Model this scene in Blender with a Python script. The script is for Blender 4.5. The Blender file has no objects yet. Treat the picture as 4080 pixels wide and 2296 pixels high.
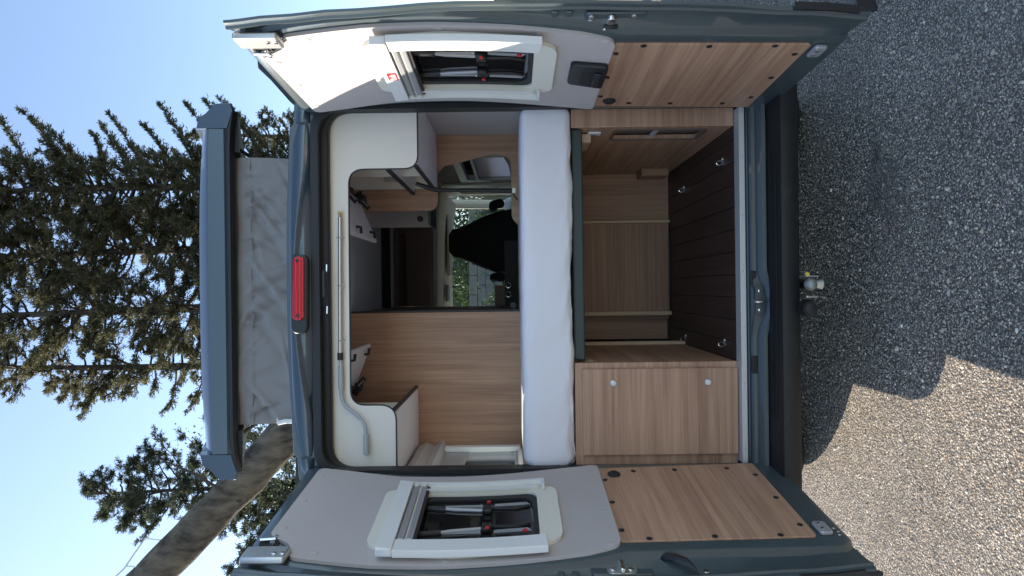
import bpy, bmesh, math, random
import numpy as np
from mathutils import Vector, noise, Matrix
random.seed(7)
S = bpy.context.scene
C = S.collection

# ------------------------------------------------------------------ camera
# A phone held on its side: the picture's left edge is the world's "up".
cam = bpy.data.objects.new('camera', bpy.data.cameras.new('camera'))
C.objects.link(cam)
k = .0122                                             # slight roll of the phone
r_ax = Vector((-k, 0, -1)).normalized(); u_ax = Vector((1, 0, -k)).normalized(); b_ax = r_ax.cross(u_ax)
M3 = Matrix((r_ax, u_ax, b_ax)).transposed()
cam.matrix_world = Matrix.Translation((0, -2.9, 1.535)) @ M3.to_4x4()
cam.data.sensor_width = 36; cam.data.lens = 23.76
cam.data.clip_start = .05; cam.data.clip_end = 2000
S.camera = cam

# ------------------------------------------------------------------ sky, sun, exposure
SUN = Vector((-1, .51, .68)).normalized()             # towards the sun: left of the van and a little ahead
w = bpy.data.worlds.new('World'); S.world = w; w.use_nodes = True
nt = w.node_tree
bg = nt.nodes['Background']
sky = nt.nodes.new('ShaderNodeTexSky'); sky.sky_type = 'NISHITA'; sky.sun_disc = False
sky.sun_elevation = math.asin(SUN.z); sky.sun_rotation = math.atan2(SUN.x, SUN.y)
sky.air_density = 1.0; sky.dust_density = .4; sky.ozone_density = 1.6
hv = nt.nodes.new('ShaderNodeHueSaturation'); hv.inputs['Saturation'].default_value = .93   # the camera's warmer white balance
nt.links.new(sky.outputs[0], hv.inputs['Color']); nt.links.new(hv.outputs[0], bg.inputs[0]); bg.inputs[1].default_value = .115
sl = bpy.data.lights.new('sun', 'SUN'); sl.energy = 3.7; sl.angle = math.radians(.5); sl.color = (1, .88, .73)
so = bpy.data.objects.new('sun', sl); C.objects.link(so)
so.rotation_euler = SUN.to_track_quat('Z', 'Y').to_euler()
S.view_settings.view_transform = 'Standard'; S.view_settings.look = 'None'
S.view_settings.gamma = 1; S.view_settings.use_curve_mapping = False
S.view_settings.exposure = 1.5
S.render.engine = 'CYCLES'
S.cycles.max_bounces = 10; S.cycles.diffuse_bounces = 6; S.cycles.transparent_max_bounces = 12

# ------------------------------------------------------------------ materials
def node_mat(name):
    m = bpy.data.materials.new(name); m.use_nodes = True
    n = m.node_tree.nodes; return m, n, m.node_tree.links, n['Principled BSDF']
def mat(name, col, rough=.5, metal=0, coat=0, spec=None, bump=0, bscale=200, vary=0, vscale=6, bdist=.002):
    m, n, l, p = node_mat(name)
    p.inputs['Base Color'].default_value = (*col, 1); p.inputs['Roughness'].default_value = rough
    p.inputs['Metallic'].default_value = metal; p.inputs['Coat Weight'].default_value = coat
    p.inputs['Coat Roughness'].default_value = .04
    if spec is not None: p.inputs['Specular IOR Level'].default_value = spec
    tc = n.new('ShaderNodeTexCoord')
    if bump:
        t = n.new('ShaderNodeTexNoise'); t.inputs['Scale'].default_value = bscale; t.inputs['Detail'].default_value = 3
        b = n.new('ShaderNodeBump'); b.inputs['Strength'].default_value = bump; b.inputs['Distance'].default_value = bdist
        l.new(tc.outputs['Object'], t.inputs['Vector']); l.new(t.outputs[0], b.inputs['Height']); l.new(b.outputs[0], p.inputs['Normal'])
    if vary:
        t = n.new('ShaderNodeTexNoise'); t.inputs['Scale'].default_value = vscale; t.inputs['Detail'].default_value = 5
        mx = n.new('ShaderNodeMix'); mx.data_type = 'RGBA'
        mx.inputs[6].default_value = tuple(c*(1-vary) for c in col)+(1,); mx.inputs[7].default_value = tuple(min(1, c*(1+vary)) for c in col)+(1,)
        l.new(tc.outputs['Object'], t.inputs['Vector']); l.new(t.outputs[0], mx.inputs[0]); l.new(mx.outputs[2], p.inputs['Base Color'])
        rr = n.new('ShaderNodeMapRange'); rr.inputs[3].default_value = max(.02, rough-.1*vary*3); rr.inputs[4].default_value = min(1, rough+.1*vary*3)
        l.new(t.outputs[0], rr.inputs[0]); l.new(rr.outputs[0], p.inputs['Roughness'])
    return m
def wood(name, axis, light, dark, rough=.45, flat=None):
    m, n, l, p = node_mat(name)
    tc = n.new('ShaderNodeTexCoord')
    def stretched(along, across, detail, dist=0):
        mp = n.new('ShaderNodeMapping'); sc = [across]*3; sc[axis] = along
        if flat is not None: sc[flat] = along
        mp.inputs['Scale'].default_value = sc
        t = n.new('ShaderNodeTexNoise'); t.inputs['Scale'].default_value = 1; t.inputs['Detail'].default_value = detail
        t.inputs['Distortion'].default_value = dist
        l.new(tc.outputs['Object'], mp.inputs[0]); l.new(mp.outputs[0], t.inputs['Vector']); return t
    a = stretched(.9, 38, 6, .8); b = stretched(4, 260, 3); c = stretched(.8, 6, 2)
    rp = n.new('ShaderNodeValToRGB'); e = rp.color_ramp.elements
    e[0].position = .36; e[0].color = (*dark, 1); e[1].position = .60; e[1].color = (*light, 1)
    s1 = n.new('ShaderNodeMath'); s1.operation = 'MULTIPLY_ADD'; s1.inputs[1].default_value = .44
    s2 = n.new('ShaderNodeMath'); s2.operation = 'MULTIPLY_ADD'; s2.inputs[1].default_value = .30
    s3 = n.new('ShaderNodeMath'); s3.operation = 'MULTIPLY'; s3.inputs[1].default_value = .26
    l.new(c.outputs[0], s3.inputs[0]); l.new(b.outputs[0], s2.inputs[0]); l.new(s3.outputs[0], s2.inputs[2])
    l.new(a.outputs[0], s1.inputs[0]); l.new(s2.outputs[0], s1.inputs[2]); l.new(s1.outputs[0], rp.inputs[0])
    l.new(rp.outputs[0], p.inputs['Base Color']); p.inputs['Roughness'].default_value = rough
    bu = n.new('ShaderNodeBump'); bu.inputs['Strength'].default_value = .12; bu.inputs['Distance'].default_value = .001
    l.new(b.outputs[0], bu.inputs['Height']); l.new(bu.outputs[0], p.inputs['Normal'])
    return m
def glass(name, tint=(1, 1, 1), gloss=.08, rough=.02):
    m = bpy.data.materials.new(name); m.use_nodes = True; n = m.node_tree.nodes; l = m.node_tree.links; n.clear()
    o = n.new('ShaderNodeOutputMaterial'); mx = n.new('ShaderNodeMixShader'); t = n.new('ShaderNodeBsdfTransparent'); g = n.new('ShaderNodeBsdfGlossy')
    t.inputs[0].default_value = (*tint, 1); g.inputs['Roughness'].default_value = rough
    f = n.new('ShaderNodeFresnel'); f.inputs[0].default_value = 1.45
    l.new(f.outputs[0], mx.inputs[0]); l.new(t.outputs[0], mx.inputs[1]); l.new(g.outputs[0], mx.inputs[2]); l.new(mx.outputs[0], o.inputs[0])
    return m
WL = (.56, .345, .225); WD = (.29, .155, .095)
m_paint = mat('grey_blue_paint', (.042, .066, .086), .28, .25, 1.0, bump=.05, bscale=320)
m_paint_in = mat('inner_paint', (.06, .082, .088), .35, .1, .8, bump=.12, bscale=160, vary=.08)
m_rubber = mat('black_rubber', (.018, .019, .020), .55, bump=.2, bscale=150)
m_plastic = mat('black_plastic', (.016, .017, .018), .42, bump=.15, bscale=500)
m_bumper = mat('grained_plastic', (.015, .0155, .015), .50, bump=.5, bscale=420, vary=.12)
m_trim = mat('grey_trim', (.50, .455, .43), .75, bump=.55, bscale=260, vary=.03)
m_bezel = mat('cream_plastic', (.76, .73, .62), .38, vary=.02)
m_frame = mat('white_plastic', (.80, .80, .77), .3)
m_rail = mat('grey_rail', (.42, .43, .44), .35, .35)
m_cream = mat('cream_board', (.82, .78, .69), .45, bump=.08, bscale=120, vary=.02)
m_lilac = mat('pale_board', (.84, .79, .80), .5, vary=.03)
m_wall = mat('wall_fabric', (.50, .46, .46), .9, bump=.4, bscale=350, vary=.05)
m_ceiling = mat('ceiling_fabric', (.55, .54, .53), .9, bump=.3, bscale=300)
m_edge = mat('dark_edge', (.03, .03, .032), .5)
m_dark = mat('dark_interior', (.02, .018, .017), .7)
m_brown = mat('dark_brown_board', (.16, .115, .09), .6, vary=.15)
m_alu = mat('aluminium', (.66, .66, .64), .45, .3, bump=.1, bscale=300, vary=.06)
m_silver = mat('bright_metal', (.75, .75, .74), .22, 1)
m_zinc = mat('satin_steel', (.55, .55, .53), .35, .8)
m_brass = mat('brass', (.55, .36, .16), .35, 1)
m_red = mat('red_plastic', (.6, .03, .04), .3)
m_yellow = mat('yellow_plastic', (.75, .62, .05), .4)
m_sheet = mat('cotton_sheet', (.88, .87, .90), .85, bump=.35, bscale=500)
m_bedframe = mat('bed_frame', (.045, .065, .062), .5, bump=.15, bscale=300)
m_seat = mat('seat_fabric', (.022, .022, .024), .9, spec=.3, bump=.4, bscale=220, vary=.2)
m_tyre = mat('tyre', (.02, .02, .02), .8, bump=.3, bscale=80)
m_woodX = wood('wood_across', 0, WL, WD); m_woodY = wood('wood_lengthwise', 1, WL, WD, flat=0); m_woodZ = wood('wood_upright', 2, WL, WD)
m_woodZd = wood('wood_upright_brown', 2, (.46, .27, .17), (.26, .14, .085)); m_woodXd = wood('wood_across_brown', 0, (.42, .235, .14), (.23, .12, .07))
m_woodEdge = wood('wood_edge', 2, (.70, .50, .33), (.5, .33, .2))
m_plank = wood('plank_brown', 1, (.085, .052, .042), (.04, .024, .02), .5)
m_glass = glass('clear_glass', (.86, .92, .90))
m_tint = mat('tinted_pane', (.012, .012, .013), .04, 0, 1)
m_lens, _n, _l, _p = node_mat('red_lens')
_p.inputs['Base Color'].default_value = (.62, .02, .03, 1); _p.inputs['Roughness'].default_value = .08; _p.inputs['Coat Weight'].default_value = .25
_w = _n.new('ShaderNodeTexWave'); _w.inputs['Scale'].default_value = 20; _w.inputs['Distortion'].default_value = 1.5
_b = _n.new('ShaderNodeBump'); _b.inputs['Strength'].default_value = .5; _b.inputs['Distance'].default_value = .004
_tc = _n.new('ShaderNodeTexCoord'); _l.new(_tc.outputs['Object'], _w.inputs[0]); _l.new(_w.outputs[0], _b.inputs['Height']); _l.new(_b.outputs[0], _p.inputs['Normal'])
_mx = _n.new('ShaderNodeValToRGB'); _mx.color_ramp.elements[0].color = (.34, .002, .006, 1); _mx.color_ramp.elements[1].color = (.80, .012, .016, 1); _w.bands_direction = 'Z'
_l.new(_w.outputs[0], _mx.inputs[0]); _l.new(_mx.outputs[0], _p.inputs['Base Color'])
def fabric_canvas():
    m, n, l, p = node_mat('canvas_grey')
    p.inputs['Base Color'].default_value = (.235, .225, .222, 1); p.inputs['Roughness'].default_value = .8
    p.inputs['Sheen Weight'].default_value = .3
    return m
m_canvas = fabric_canvas()

# ------------------------------------------------------------------ mesh helpers
def obj(name, bm, m, parent=None, smooth=True, bevel=0, angle=35, mp=None, seg=2):
    if mp:
        for v in bm.verts: v.co = mp(v.co)
    bmesh.ops.recalc_face_normals(bm, faces=bm.faces)
    me = bpy.data.meshes.new(name); bm.to_mesh(me); bm.free()
    me.materials.append(m)
    if smooth:
        me.shade_smooth(); me.set_sharp_from_angle(angle=math.radians(angle))
    o = bpy.data.objects.new(name, me); C.objects.link(o)
    if parent: o.parent = parent
    if bevel:
        b = o.modifiers.new('bevel', 'BEVEL'); b.width = bevel; b.segments = seg; b.limit_method = 'ANGLE'; b.angle_limit = math.radians(40); b.harden_normals = False
    return o
def thing(name, label, cat, loc=(0, 0, 0), group=None):
    o = bpy.data.objects.new(name, None); C.objects.link(o); o.location = loc; o.empty_display_size = .2
    o['label'] = label; o['category'] = cat
    if group: o['group'] = group
    return o
def tag(o, label=None, cat=None, group=None, kind=None):
    if label: o['label'] = label
    if cat: o['category'] = cat
    if group: o['group'] = group
    if kind: o['kind'] = kind
    return o
def box(bm, x0, x1, y0, y1, z0, z1):
    v = [bm.verts.new((x, y, z)) for z in (z0, z1) for y in (y0, y1) for x in (x0, x1)]
    for f in ((0, 2, 3, 1), (4, 5, 7, 6), (0, 1, 5, 4), (1, 3, 7, 5), (3, 2, 6, 7), (2, 0, 4, 6)): bm.faces.new([v[i] for i in f])
    return bm
def B(*a): return box(bmesh.new(), *a)
def tube(bm, pts, r, seg=10, cap=True):
    pts = [Vector(p) for p in pts]; rings = []
    rr = r if isinstance(r, (list, tuple)) else [r]*len(pts)
    up = None
    for i, p in enumerate(pts):
        d = (pts[min(i+1, len(pts)-1)]-pts[max(i-1, 0)]).normalized()
        if up is None: up = d.orthogonal().normalized()
        up = (up-d*up.dot(d)).normalized(); s = d.cross(up)
        rings.append([bm.verts.new(p+(up*math.cos(a)+s*math.sin(a))*rr[i]) for a in [2*math.pi*j/seg for j in range(seg)]])
    for a, b in zip(rings, rings[1:]):
        for j in range(seg): bm.faces.new((a[j], a[(j+1) % seg], b[(j+1) % seg], b[j]))
    if cap: bm.faces.new(rings[0][::-1]); bm.faces.new(rings[-1])
    return bm
def T(pts, r, seg=10): return tube(bmesh.new(), pts, r, seg)
def rpoly(pts, rad, n=6):
    out = []; N = len(pts)
    for i, p in enumerate(pts):
        r = rad[i] if isinstance(rad, (list, tuple)) else rad
        a = Vector(pts[i-1][:2]); b = Vector(p[:2]); c = Vector(pts[(i+1) % N][:2])
        if r <= 0: out.append(tuple(b)); continue
        d1 = (a-b).normalized(); d2 = (c-b).normalized()
        ang = d1.angle(d2); t = min(r/max(math.tan(ang/2), 1e-3), .49*(a-b).length, .49*(c-b).length)
        s = b+d1*t; e = b+d2*t
        for j in range(n+1):
            q = j/n; out.append(tuple(s*(1-q)**2+b*2*q*(1-q)+e*q*q))
    return out
def plate(outline, holes, y0, y1, cuts=None):
    """flat board in the XZ plane with holes, from y0 to y1; cuts = heights at which it may bend"""
    bm = bmesh.new()
    for lp in [outline]+list(holes):
        vs = [bm.verts.new((p[0], y0, p[1])) for p in lp]
        for i in range(len(vs)): bm.edges.new((vs[i], vs[(i+1) % len(vs)]))
    bmesh.ops.triangle_fill(bm, use_beauty=True, use_dissolve=not holes and not cuts, edges=bm.edges[:])
    if cuts:
        for z in cuts:
            bmesh.ops.bisect_plane(bm, geom=bm.verts[:]+bm.edges[:]+bm.faces[:], plane_co=(0, 0, z), plane_no=(0, 0, 1))
    r = bmesh.ops.extrude_face_region(bm, geom=bm.faces[:])
    for v in r['geom']:
        if isinstance(v, bmesh.types.BMVert): v.co.y = y1
    return bm
def rect(x0, x1, z0, z1, r=0, n=6): return rpoly([(x0, z0), (x1, z0), (x1, z1), (x0, z1)], r, n)
def sweep(sec, path, closed=True):
    """sec: list of functions giving rings: path = list of rings of 3D points"""
    bm = bmesh.new(); rings = [[bm.verts.new(p) for p in ring] for ring in path]
    n = len(rings[0])
    for a, b in zip(rings, rings[1:]):
        for j in range(n if closed else n-1): bm.faces.new((a[j], a[(j+1) % n], b[(j+1) % n], b[j]))
    if closed: bm.faces.new(rings[0][::-1]); bm.faces.new(rings[-1])
    return bm
def disc(bm, c, axis, r, h, seg=16, dome=0):
    a = Vector(axis).normalized(); u = a.orthogonal().normalized(); v = a.cross(u); c = Vector(c)
    prof = [(r, 0), (r, h*.7), (r*.85, h)] + ([(r*.5, h+dome)] if dome else [])
    rings = [[bm.verts.new(c+a*hh+(u*math.cos(t)+v*math.sin(t))*q) for t in [2*math.pi*j/seg for j in range(seg)]] for q, hh in prof]
    for p, q in zip(rings, rings[1:]):
        for j in range(seg): bm.faces.new((p[j], p[(j+1) % seg], q[(j+1) % seg], q[j]))
    bm.faces.new(rings[0][::-1]); bm.faces.new(rings[-1]); return bm
def Dk(*a, **kw): return disc(bmesh.new(), *a, **kw)

# ================================================================== ground
gm, n, l, p = node_mat('asphalt')
tc = n.new('ShaderNodeTexCoord')
def vor(scale, rnd=1):
    v = n.new('ShaderNodeTexVoronoi'); v.inputs['Scale'].default_value = scale; v.inputs['Randomness'].default_value = rnd
    l.new(tc.outputs['Object'], v.inputs['Vector']); return v
v1 = vor(125)
hs = n.new('ShaderNodeSeparateColor'); l.new(v1.outputs['Color'], hs.inputs[0])
rp = n.new('ShaderNodeValToRGB'); rp.color_ramp.interpolation = 'CONSTANT'
cols = [(0, (.22, .20, .175)), (.28, (.34, .305, .26)), (.46, (.15, .14, .13)), (.6, (.43, .38, .31)), (.74, (.27, .235, .195)), (.84, (.52, .47, .39)), (.92, (.40, .29, .19)), (.97, (.66, .62, .55))]
e = rp.color_ramp.elements
e[0].position, e[0].color = 0, (*cols[0][1], 1); e[1].position, e[1].color = cols[1][0], (*cols[1][1], 1)
for q, c_ in cols[2:]: z_ = e.new(q); z_.color = (*c_, 1)
l.new(hs.outputs[0], rp.inputs[0])
tar = n.new('ShaderNodeMapRange'); tar.inputs[1].default_value = .32; tar.inputs[2].default_value = .62; l.new(v1.outputs['Distance'], tar.inputs[0])
mx = n.new('ShaderNodeMix'); mx.data_type = 'RGBA'; mx.inputs[7].default_value = (.098, .084, .069, 1)
l.new(tar.outputs[0], mx.inputs[0]); l.new(rp.outputs[0], mx.inputs[6])
big = n.new('ShaderNodeTexNoise'); big.inputs['Scale'].default_value = 1.6; big.inputs['Detail'].default_value = 6; l.new(tc.outputs['Object'], big.inputs['Vector'])
bm_ = n.new('ShaderNodeMapRange'); bm_.inputs[1].default_value = .3; bm_.inputs[2].default_value = .7; bm_.inputs[3].default_value = .8; bm_.inputs[4].default_value = 1.15; l.new(big.outputs[0], bm_.inputs[0])
ml = n.new('ShaderNodeMix'); ml.data_type = 'RGBA'; ml.blend_type = 'MULTIPLY'; ml.inputs[0].default_value = 1
l.new(mx.outputs[2], ml.inputs[6]); l.new(bm_.outputs[0], ml.inputs[7]); l.new(ml.outputs[2], p.inputs['Base Color'])
p.inputs['Roughness'].default_value = .8
inv = n.new('ShaderNodeMath'); inv.operation = 'SUBTRACT'; inv.inputs[0].default_value = 1; l.new(v1.outputs['Distance'], inv.inputs[1])
ad = n.new('ShaderNodeMath'); ad.operation = 'MULTIPLY_ADD'; ad.inputs[1].default_value = .4; l.new(hs.outputs[1], ad.inputs[0]); l.new(inv.outputs[0], ad.inputs[2])
bu = n.new('ShaderNodeBump'); bu.inputs['Strength'].default_value = .8; bu.inputs['Distance'].default_value = .006
l.new(ad.outputs[0], bu.inputs['Height']); l.new(bu.outputs[0], p.inputs['Normal'])
bm = bmesh.new()
vs = [bm.verts.new(q) for q in ((-600, -600, 0), (600, -600, 0), (600, 600, 0), (-600, 600, 0))]; bm.faces.new(vs)
tag(obj('ground', bm, gm, smooth=False), kind='structure')

def np_mesh(name, V, F, m, cols=None, parent=None):
    me = bpy.data.meshes.new(name); me.from_pydata(V.tolist(), [], F.tolist()); me.materials.append(m)
    if cols is not None:
        a = me.color_attributes.new('tone', 'FLOAT_COLOR', 'POINT')
        a.data.foreach_set('color', np.concatenate([cols, np.ones((len(cols), 1))], 1).astype(np.float32).ravel())
    o = bpy.data.objects.new(name, me); C.objects.link(o)
    if parent: o.parent = parent
    return o
# loose and half-buried stone chips of the surface (real relief near the camera)
rng = np.random.default_rng(3)
sm, n, l, p = node_mat('stone_chip')
at_ = n.new('ShaderNodeAttribute'); at_.attribute_name = 'tone'; l.new(at_.outputs['Color'], p.inputs['Base Color']); p.inputs['Roughness'].default_value = .75
def chips(N, x0, x1, y0, y1):
    X = rng.uniform(x0, x1, N); Y = rng.uniform(y0, y1, N); R = rng.lognormal(math.log(.0033), .36, N)
    base = np.array([[1, 0, 0], [.31, .95, 0], [-.81, .59, 0], [-.81, -.59, 0], [.31, -.95, 0], [.15, .05, .85], [-.2, -.15, .8]])
    F0 = np.array([[0, 1, 5], [1, 2, 5], [2, 6, 5], [2, 3, 6], [3, 4, 6], [4, 5, 6], [4, 0, 5]])
    a = rng.uniform(0, 6.28, N); ca, sa = np.cos(a), np.sin(a)
    P = base[None]*(1+rng.uniform(-.3, .3, (N, 7, 3)))*R[:, None, None]
    P[:, :5, 2] = -.002; el = rng.uniform(.7, 1.5, N)[:, None]
    x = P[..., 0]*el*ca[:, None]-P[..., 1]*sa[:, None]; y = P[..., 0]*el*sa[:, None]+P[..., 1]*ca[:, None]
    V = np.stack([x+X[:, None], y+Y[:, None], P[..., 2]*rng.uniform(.35, .95, N)[:, None]], -1).reshape(-1, 3)
    F = (F0[None]+7*np.arange(N)[:, None, None]).reshape(-1, 3)
    pal = .30*np.array([1.04, .99, .92])*.30+.70*np.array([1.04, 1., .93])*np.array([[.27, .245, .215], [.42, .37, .305], [.17, .158, .145], [.54, .47, .375], [.34, .295, .24], [.62, .56, .47], [.48, .34, .22], [.76, .71, .63]])
    ci = rng.choice(8, N, p=[.24, .2, .14, .14, .13, .08, .04, .03])
    stain = 1-.8*np.clip(1.3-np.hypot((X-.40)/.16, (Y+.14)/.13)+.4*np.sin(X*31)*np.sin(Y*27), 0, 1)*rng.uniform(.6, 1, N)-.6*np.clip(1.2-np.hypot((X-.52)/.22, (Y+.05)/.05), 0, 1)
    crack = np.ones(N)
    for cx, cy, sl_, ph in ((-.55, -.9, .12, 0), (-.75, -.5, .08, 2), (-.95, -.2, .15, 4), (-.35, -.75, -.1, 1), (.55, -.6, .2, 3), (.2, -.95, .1, 5)):
        dl = np.abs(Y-cy-sl_*np.sin((X-cx)*3+ph)-.02*np.sin(X*37+ph)-.012*np.sin(X*83)); crack *= np.where((dl < .006) & (np.abs(X-cx) < .38), .35, 1.)
    stain = np.clip(stain*crack, .12, 1)
    worn = .86+.28*np.clip(np.sin(X*3.1+1.3*np.sin(Y*2.3))*np.sin(Y*2.7+X)*.5+.5, 0, 1)
    cc = np.repeat(pal[ci]*(rng.uniform(.8, 1.2, N)*stain*worn)[:, None], 7, 0)
    return V, F, cc
V, F, cc = chips(95000, -1.9, 1.75, -1.25, 1.3)
tag(np_mesh('stone_chips', V, F, sm, cc), kind='stuff')

# ================================================================== camper van
van = thing('campervan', 'dark blue grey camper van seen from behind with both rear doors wide open', 'camper van')
def part(name, bm, m, parent=van, **kw): return obj(name, bm, m, parent, **kw)

# ---- outer skin
half = [(.88, .33), (.985, .42), (1.02, .75), (1.02, 1.2), (1.0, 1.7), (.95, 2.1), (.885, 2.36), (.845, 2.44), (.80, 2.462), (.72, 2.466), (.70, 2.482), (.35, 2.50), (0, 2.505)]
sec = half+[(-x, z) for x, z in half[-2::-1]]
ys = [.03, .2, .7, 1.4, 2.4, 3.3]
bm = bmesh.new(); rings = [[bm.verts.new((x, y, z)) for x, z in sec] for y in ys]
for i, (a, b) in enumerate(zip(rings, rings[1:])):
    for j in range(len(sec)-1):
        xa, za = sec[j]; xb, zb = sec[j+1]
        if i == 1 and xa < 0 and 1.19 < min(za, zb) < 1.75 and max(za, zb) <= 2.1: continue     # side window opening
        if i == 3 and xa > 0 and 1.19 < min(za, zb) and max(za, zb) <= 1.7: continue          # sliding door window
        bm.faces.new((a[j], a[j+1], b[j+1], b[j]))
part('body_shell', bm, m_paint)
ring_in = rpoly([(.79, .525), (.79, 2.388), (-.79, 2.388), (-.79, .525)], [.02, .12, .12, .02], 8)
part('rear_frame', plate([(x, z) for x, z in sec if 1], [ring_in], .0, .03), m_paint_in, bevel=.006)
# bowed header over the doors
prof = [(.06, 2.386), (-.004, 2.388), (-.020, 2.394), (-.028, 2.402), (-.032, 2.410), (-.034, 2.418), (-.0348, 2.426), (-.035, 2.434), (-.0345, 2.442), (-.033, 2.450), (-.030, 2.459), (-.025, 2.470), (-.018, 2.480), (.02, 2.502), (.10, 2.512), (.14, 2.512)]
path = []
def brow(x, z):
    zc = 2.398+.066*(1-(x/.56)**2); q = min(1, max(0, (zc-z)/.016)); return .016*q*q*(3-2*q)
for i in range(81):
    x = -.712+1.424*i/80; q = abs(x)/.712
    path.append([(x, y+brow(x, z)*(1 if y < -.01 else 0)+.030*q**4*(1 if y < .05 else 0), z-.026*q**2.6*((z-2.386)/.126)) for y, z in prof])
part('rear_header', sweep(None, path), m_paint, angle=60)
for sx in (1, -1):
    prof2 = [(.06, 2.386), (.003, 2.388), (-.012, 2.400), (-.020, 2.425), (-.012, 2.448), (.03, 2.466), (.14, 2.470)]
    path = []
    for i in range(13):
        q = i/12; x = .718+.135*q
        path.append([(sx*x, y+.10*q**3, z-(.02*q**2+.075*max(0, q-.6)**2*6)*((z-2.386)/.084)) for y, z in prof2])
    part('roof_corner', sweep(None, path), m_paint, angle=60)
part('roof_gutter', B(-.86, -.70, .02, 3.2, 2.470, 2.479), m_rubber)
# weather seals, two steps
so_ = rpoly([(.795, .53), (.795, 2.391), (-.795, 2.391), (-.795, .53)], [.02, .12, .12, .02], 8)
si_ = rpoly([(.772, .53), (.772, 2.358), (-.772, 2.358), (-.772, .53)], [.02, .11, .11, .02], 8)
part('door_seal', plate(so_, [si_], -.012, .035), m_rubber, bevel=.008, seg=3)
so_ = rpoly([(.80, .535), (.80, 2.37), (-.80, 2.37), (-.80, .535)], [.02, .12, .12, .02], 8)
si_ = rpoly([(.80-.025, .545), (.775, 2.328), (-.775, 2.328), (-.775, .545)], [.02, .10, .10, .02], 8)
part('inner_seal', plate(so_, [si_], .036, .078), m_rubber, bevel=.01, seg=3)
part('seal_clip', B(-.03, .085, -.016, -.012, 2.335, 2.345), m_plastic, bevel=.001)
for x in (.095, -.085):
    part('hook_clip', T([(x-.012, .03, 2.338), (x-.014, .01, 2.332), (x+.014, .01, 2.332), (x+.012, .03, 2.338)], .004, 6), m_silver)

# ---- third brake light
bl = part('brake_light', plate(rpoly([(.152, 2.392), (.152, 2.464), (-.183, 2.470), (-.183, 2.398)], .034, 8), [], -.052, -.02), m_plastic, bevel=.008, seg=3)
part('lens', plate(rpoly([(.143, 2.408), (.143, 2.456), (-.125, 2.460), (-.125, 2.412)], .022, 8), [], -.062, -.05), m_lens, bl, bevel=.006, seg=3)
for x in (.126, -.105): part('screw', Dk((x, -.062, 2.436), (0, -1, 0), .007, .002, 12), m_plastic, bl)

# ---- sill, bumper, hitch
part('sill_strip', plate(rect(-.762, .766, .532, .556), [], -.006, .06), m_alu, bevel=.002)
for x in (.74, .55, .30, .06, -.18, -.42, -.70): part('rivet', Dk((x, -.006, .545), (0, -1, 0), .004, .001, 10), m_zinc)
prof = [(.05, .531), (-.004, .531), (-.008, .522), (-.020, .519), (-.028, .512), (-.030, .498), (-.046, .490), (-.056, .478), (-.058, .462), (.05, .46)]
path = []
for i in range(121):
    x = .77-1.545*i/120; d = max(0, 1-abs(x+.075)/.15); d = d*d*(3-2*d)
    path.append([(x, y-(.022*d if z < .515 else 0), z-(.03*d if z < .50 else 0)) for y, z in prof])
part('door_sill', sweep(None, path), m_paint_in, angle=25)
part('sill_cap', B(-.005, .06, -.034, -.0225, .497, .521), m_plastic, bevel=.003)
part('sill_cap', B(-.375, -.30, -.034, -.0225, .497, .521), m_plastic, bevel=.003)
st = part('door_striker', plate(rpoly([(-.125, .480), (.0, .480), (.0, .512), (-.125, .512)], .015), [], -.060, -.052), m_paint_in, bevel=.002)
part('loop', T([(-.07, -.055, .512), (-.07, -.082, .512), (-.07, -.085, .497), (-.07, -.082, .482), (-.07, -.055, .482)], .005, 8), m_silver, st)
for x in (-.025, -.105): part('screw', Dk((x, -.06, .496), (0, -1, 0), .006, .002), m_silver, st)
bp = [(.04, .462), (-.058, .458), (-.165, .452), (-.178, .445), (-.181, .430), (-.178, .385), (-.168, .372), (-.14, .366), (.04, .362)]
_n = m_bumper.node_tree.nodes; _l = m_bumper.node_tree.links; _p = _n['Principled BSDF']; _src = _p.inputs['Base Color'].links[0].from_socket
_tc = _n.new('ShaderNodeTexCoord'); _t = _n.new('ShaderNodeTexNoise'); _t.inputs['Scale'].default_value = 9; _t.inputs['Detail'].default_value = 9; _t.inputs['Roughness'].default_value = .75; _l.new(_tc.outputs['Object'], _t.inputs['Vector'])
_r = _n.new('ShaderNodeMapRange'); _r.inputs[1].default_value = .55; _r.inputs[2].default_value = .78; _r.inputs[4].default_value = .5; _l.new(_t.outputs[0], _r.inputs[0])
_x = _n.new('ShaderNodeMix'); _x.data_type = 'RGBA'; _x.inputs[7].default_value = (.075, .07, .062, 1); _l.new(_r.outputs[0], _x.inputs[0]); _l.new(_src, _x.inputs[6]); _l.new(_x.outputs[2], _p.inputs['Base Color'])
path = []
for i in range(-16, 17):
    if abs(i) <= 12: x = i/12*.90; cy = 0; sx = 1
    else:
        q = (abs(i)-12)/4; a = q*math.pi/2; x = math.copysign(.90+.085*math.sin(a), i); cy = .12*(1-math.cos(a))
    path.append([(x, y+cy if y < 0 else y+cy, z) for y, z in bp])
bumper = part('rear_bumper', sweep(None, path), m_bumper, angle=40)
for j in range(6): part('tread_rib', B(-.55, .55, -.085-.012*j, -.080-.012*j, .455, .4575), m_bumper, bumper)
part('side_return', B(.95, .985, .10, .62, .362, .46), m_bumper, bumper); part('side_return', B(-.985, -.95, .10, .62, .362, .46), m_bumper, bumper)
part('underbody', B(-.86, .86, .06, 5.2, .30, .46), m_dark)
th = part('tow_hitch', T([(0, .1, .33), (0, -.15, .33), (0, -.22, .335), (0, -.262, .345)], .022, 12), m_plastic)
bm = bmesh.new(); bmesh.ops.create_uvsphere(bm, u_segments=20, v_segments=12, radius=.025); bmesh.ops.translate(bm, vec=(.0, -.268, .372), verts=bm.verts)
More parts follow.
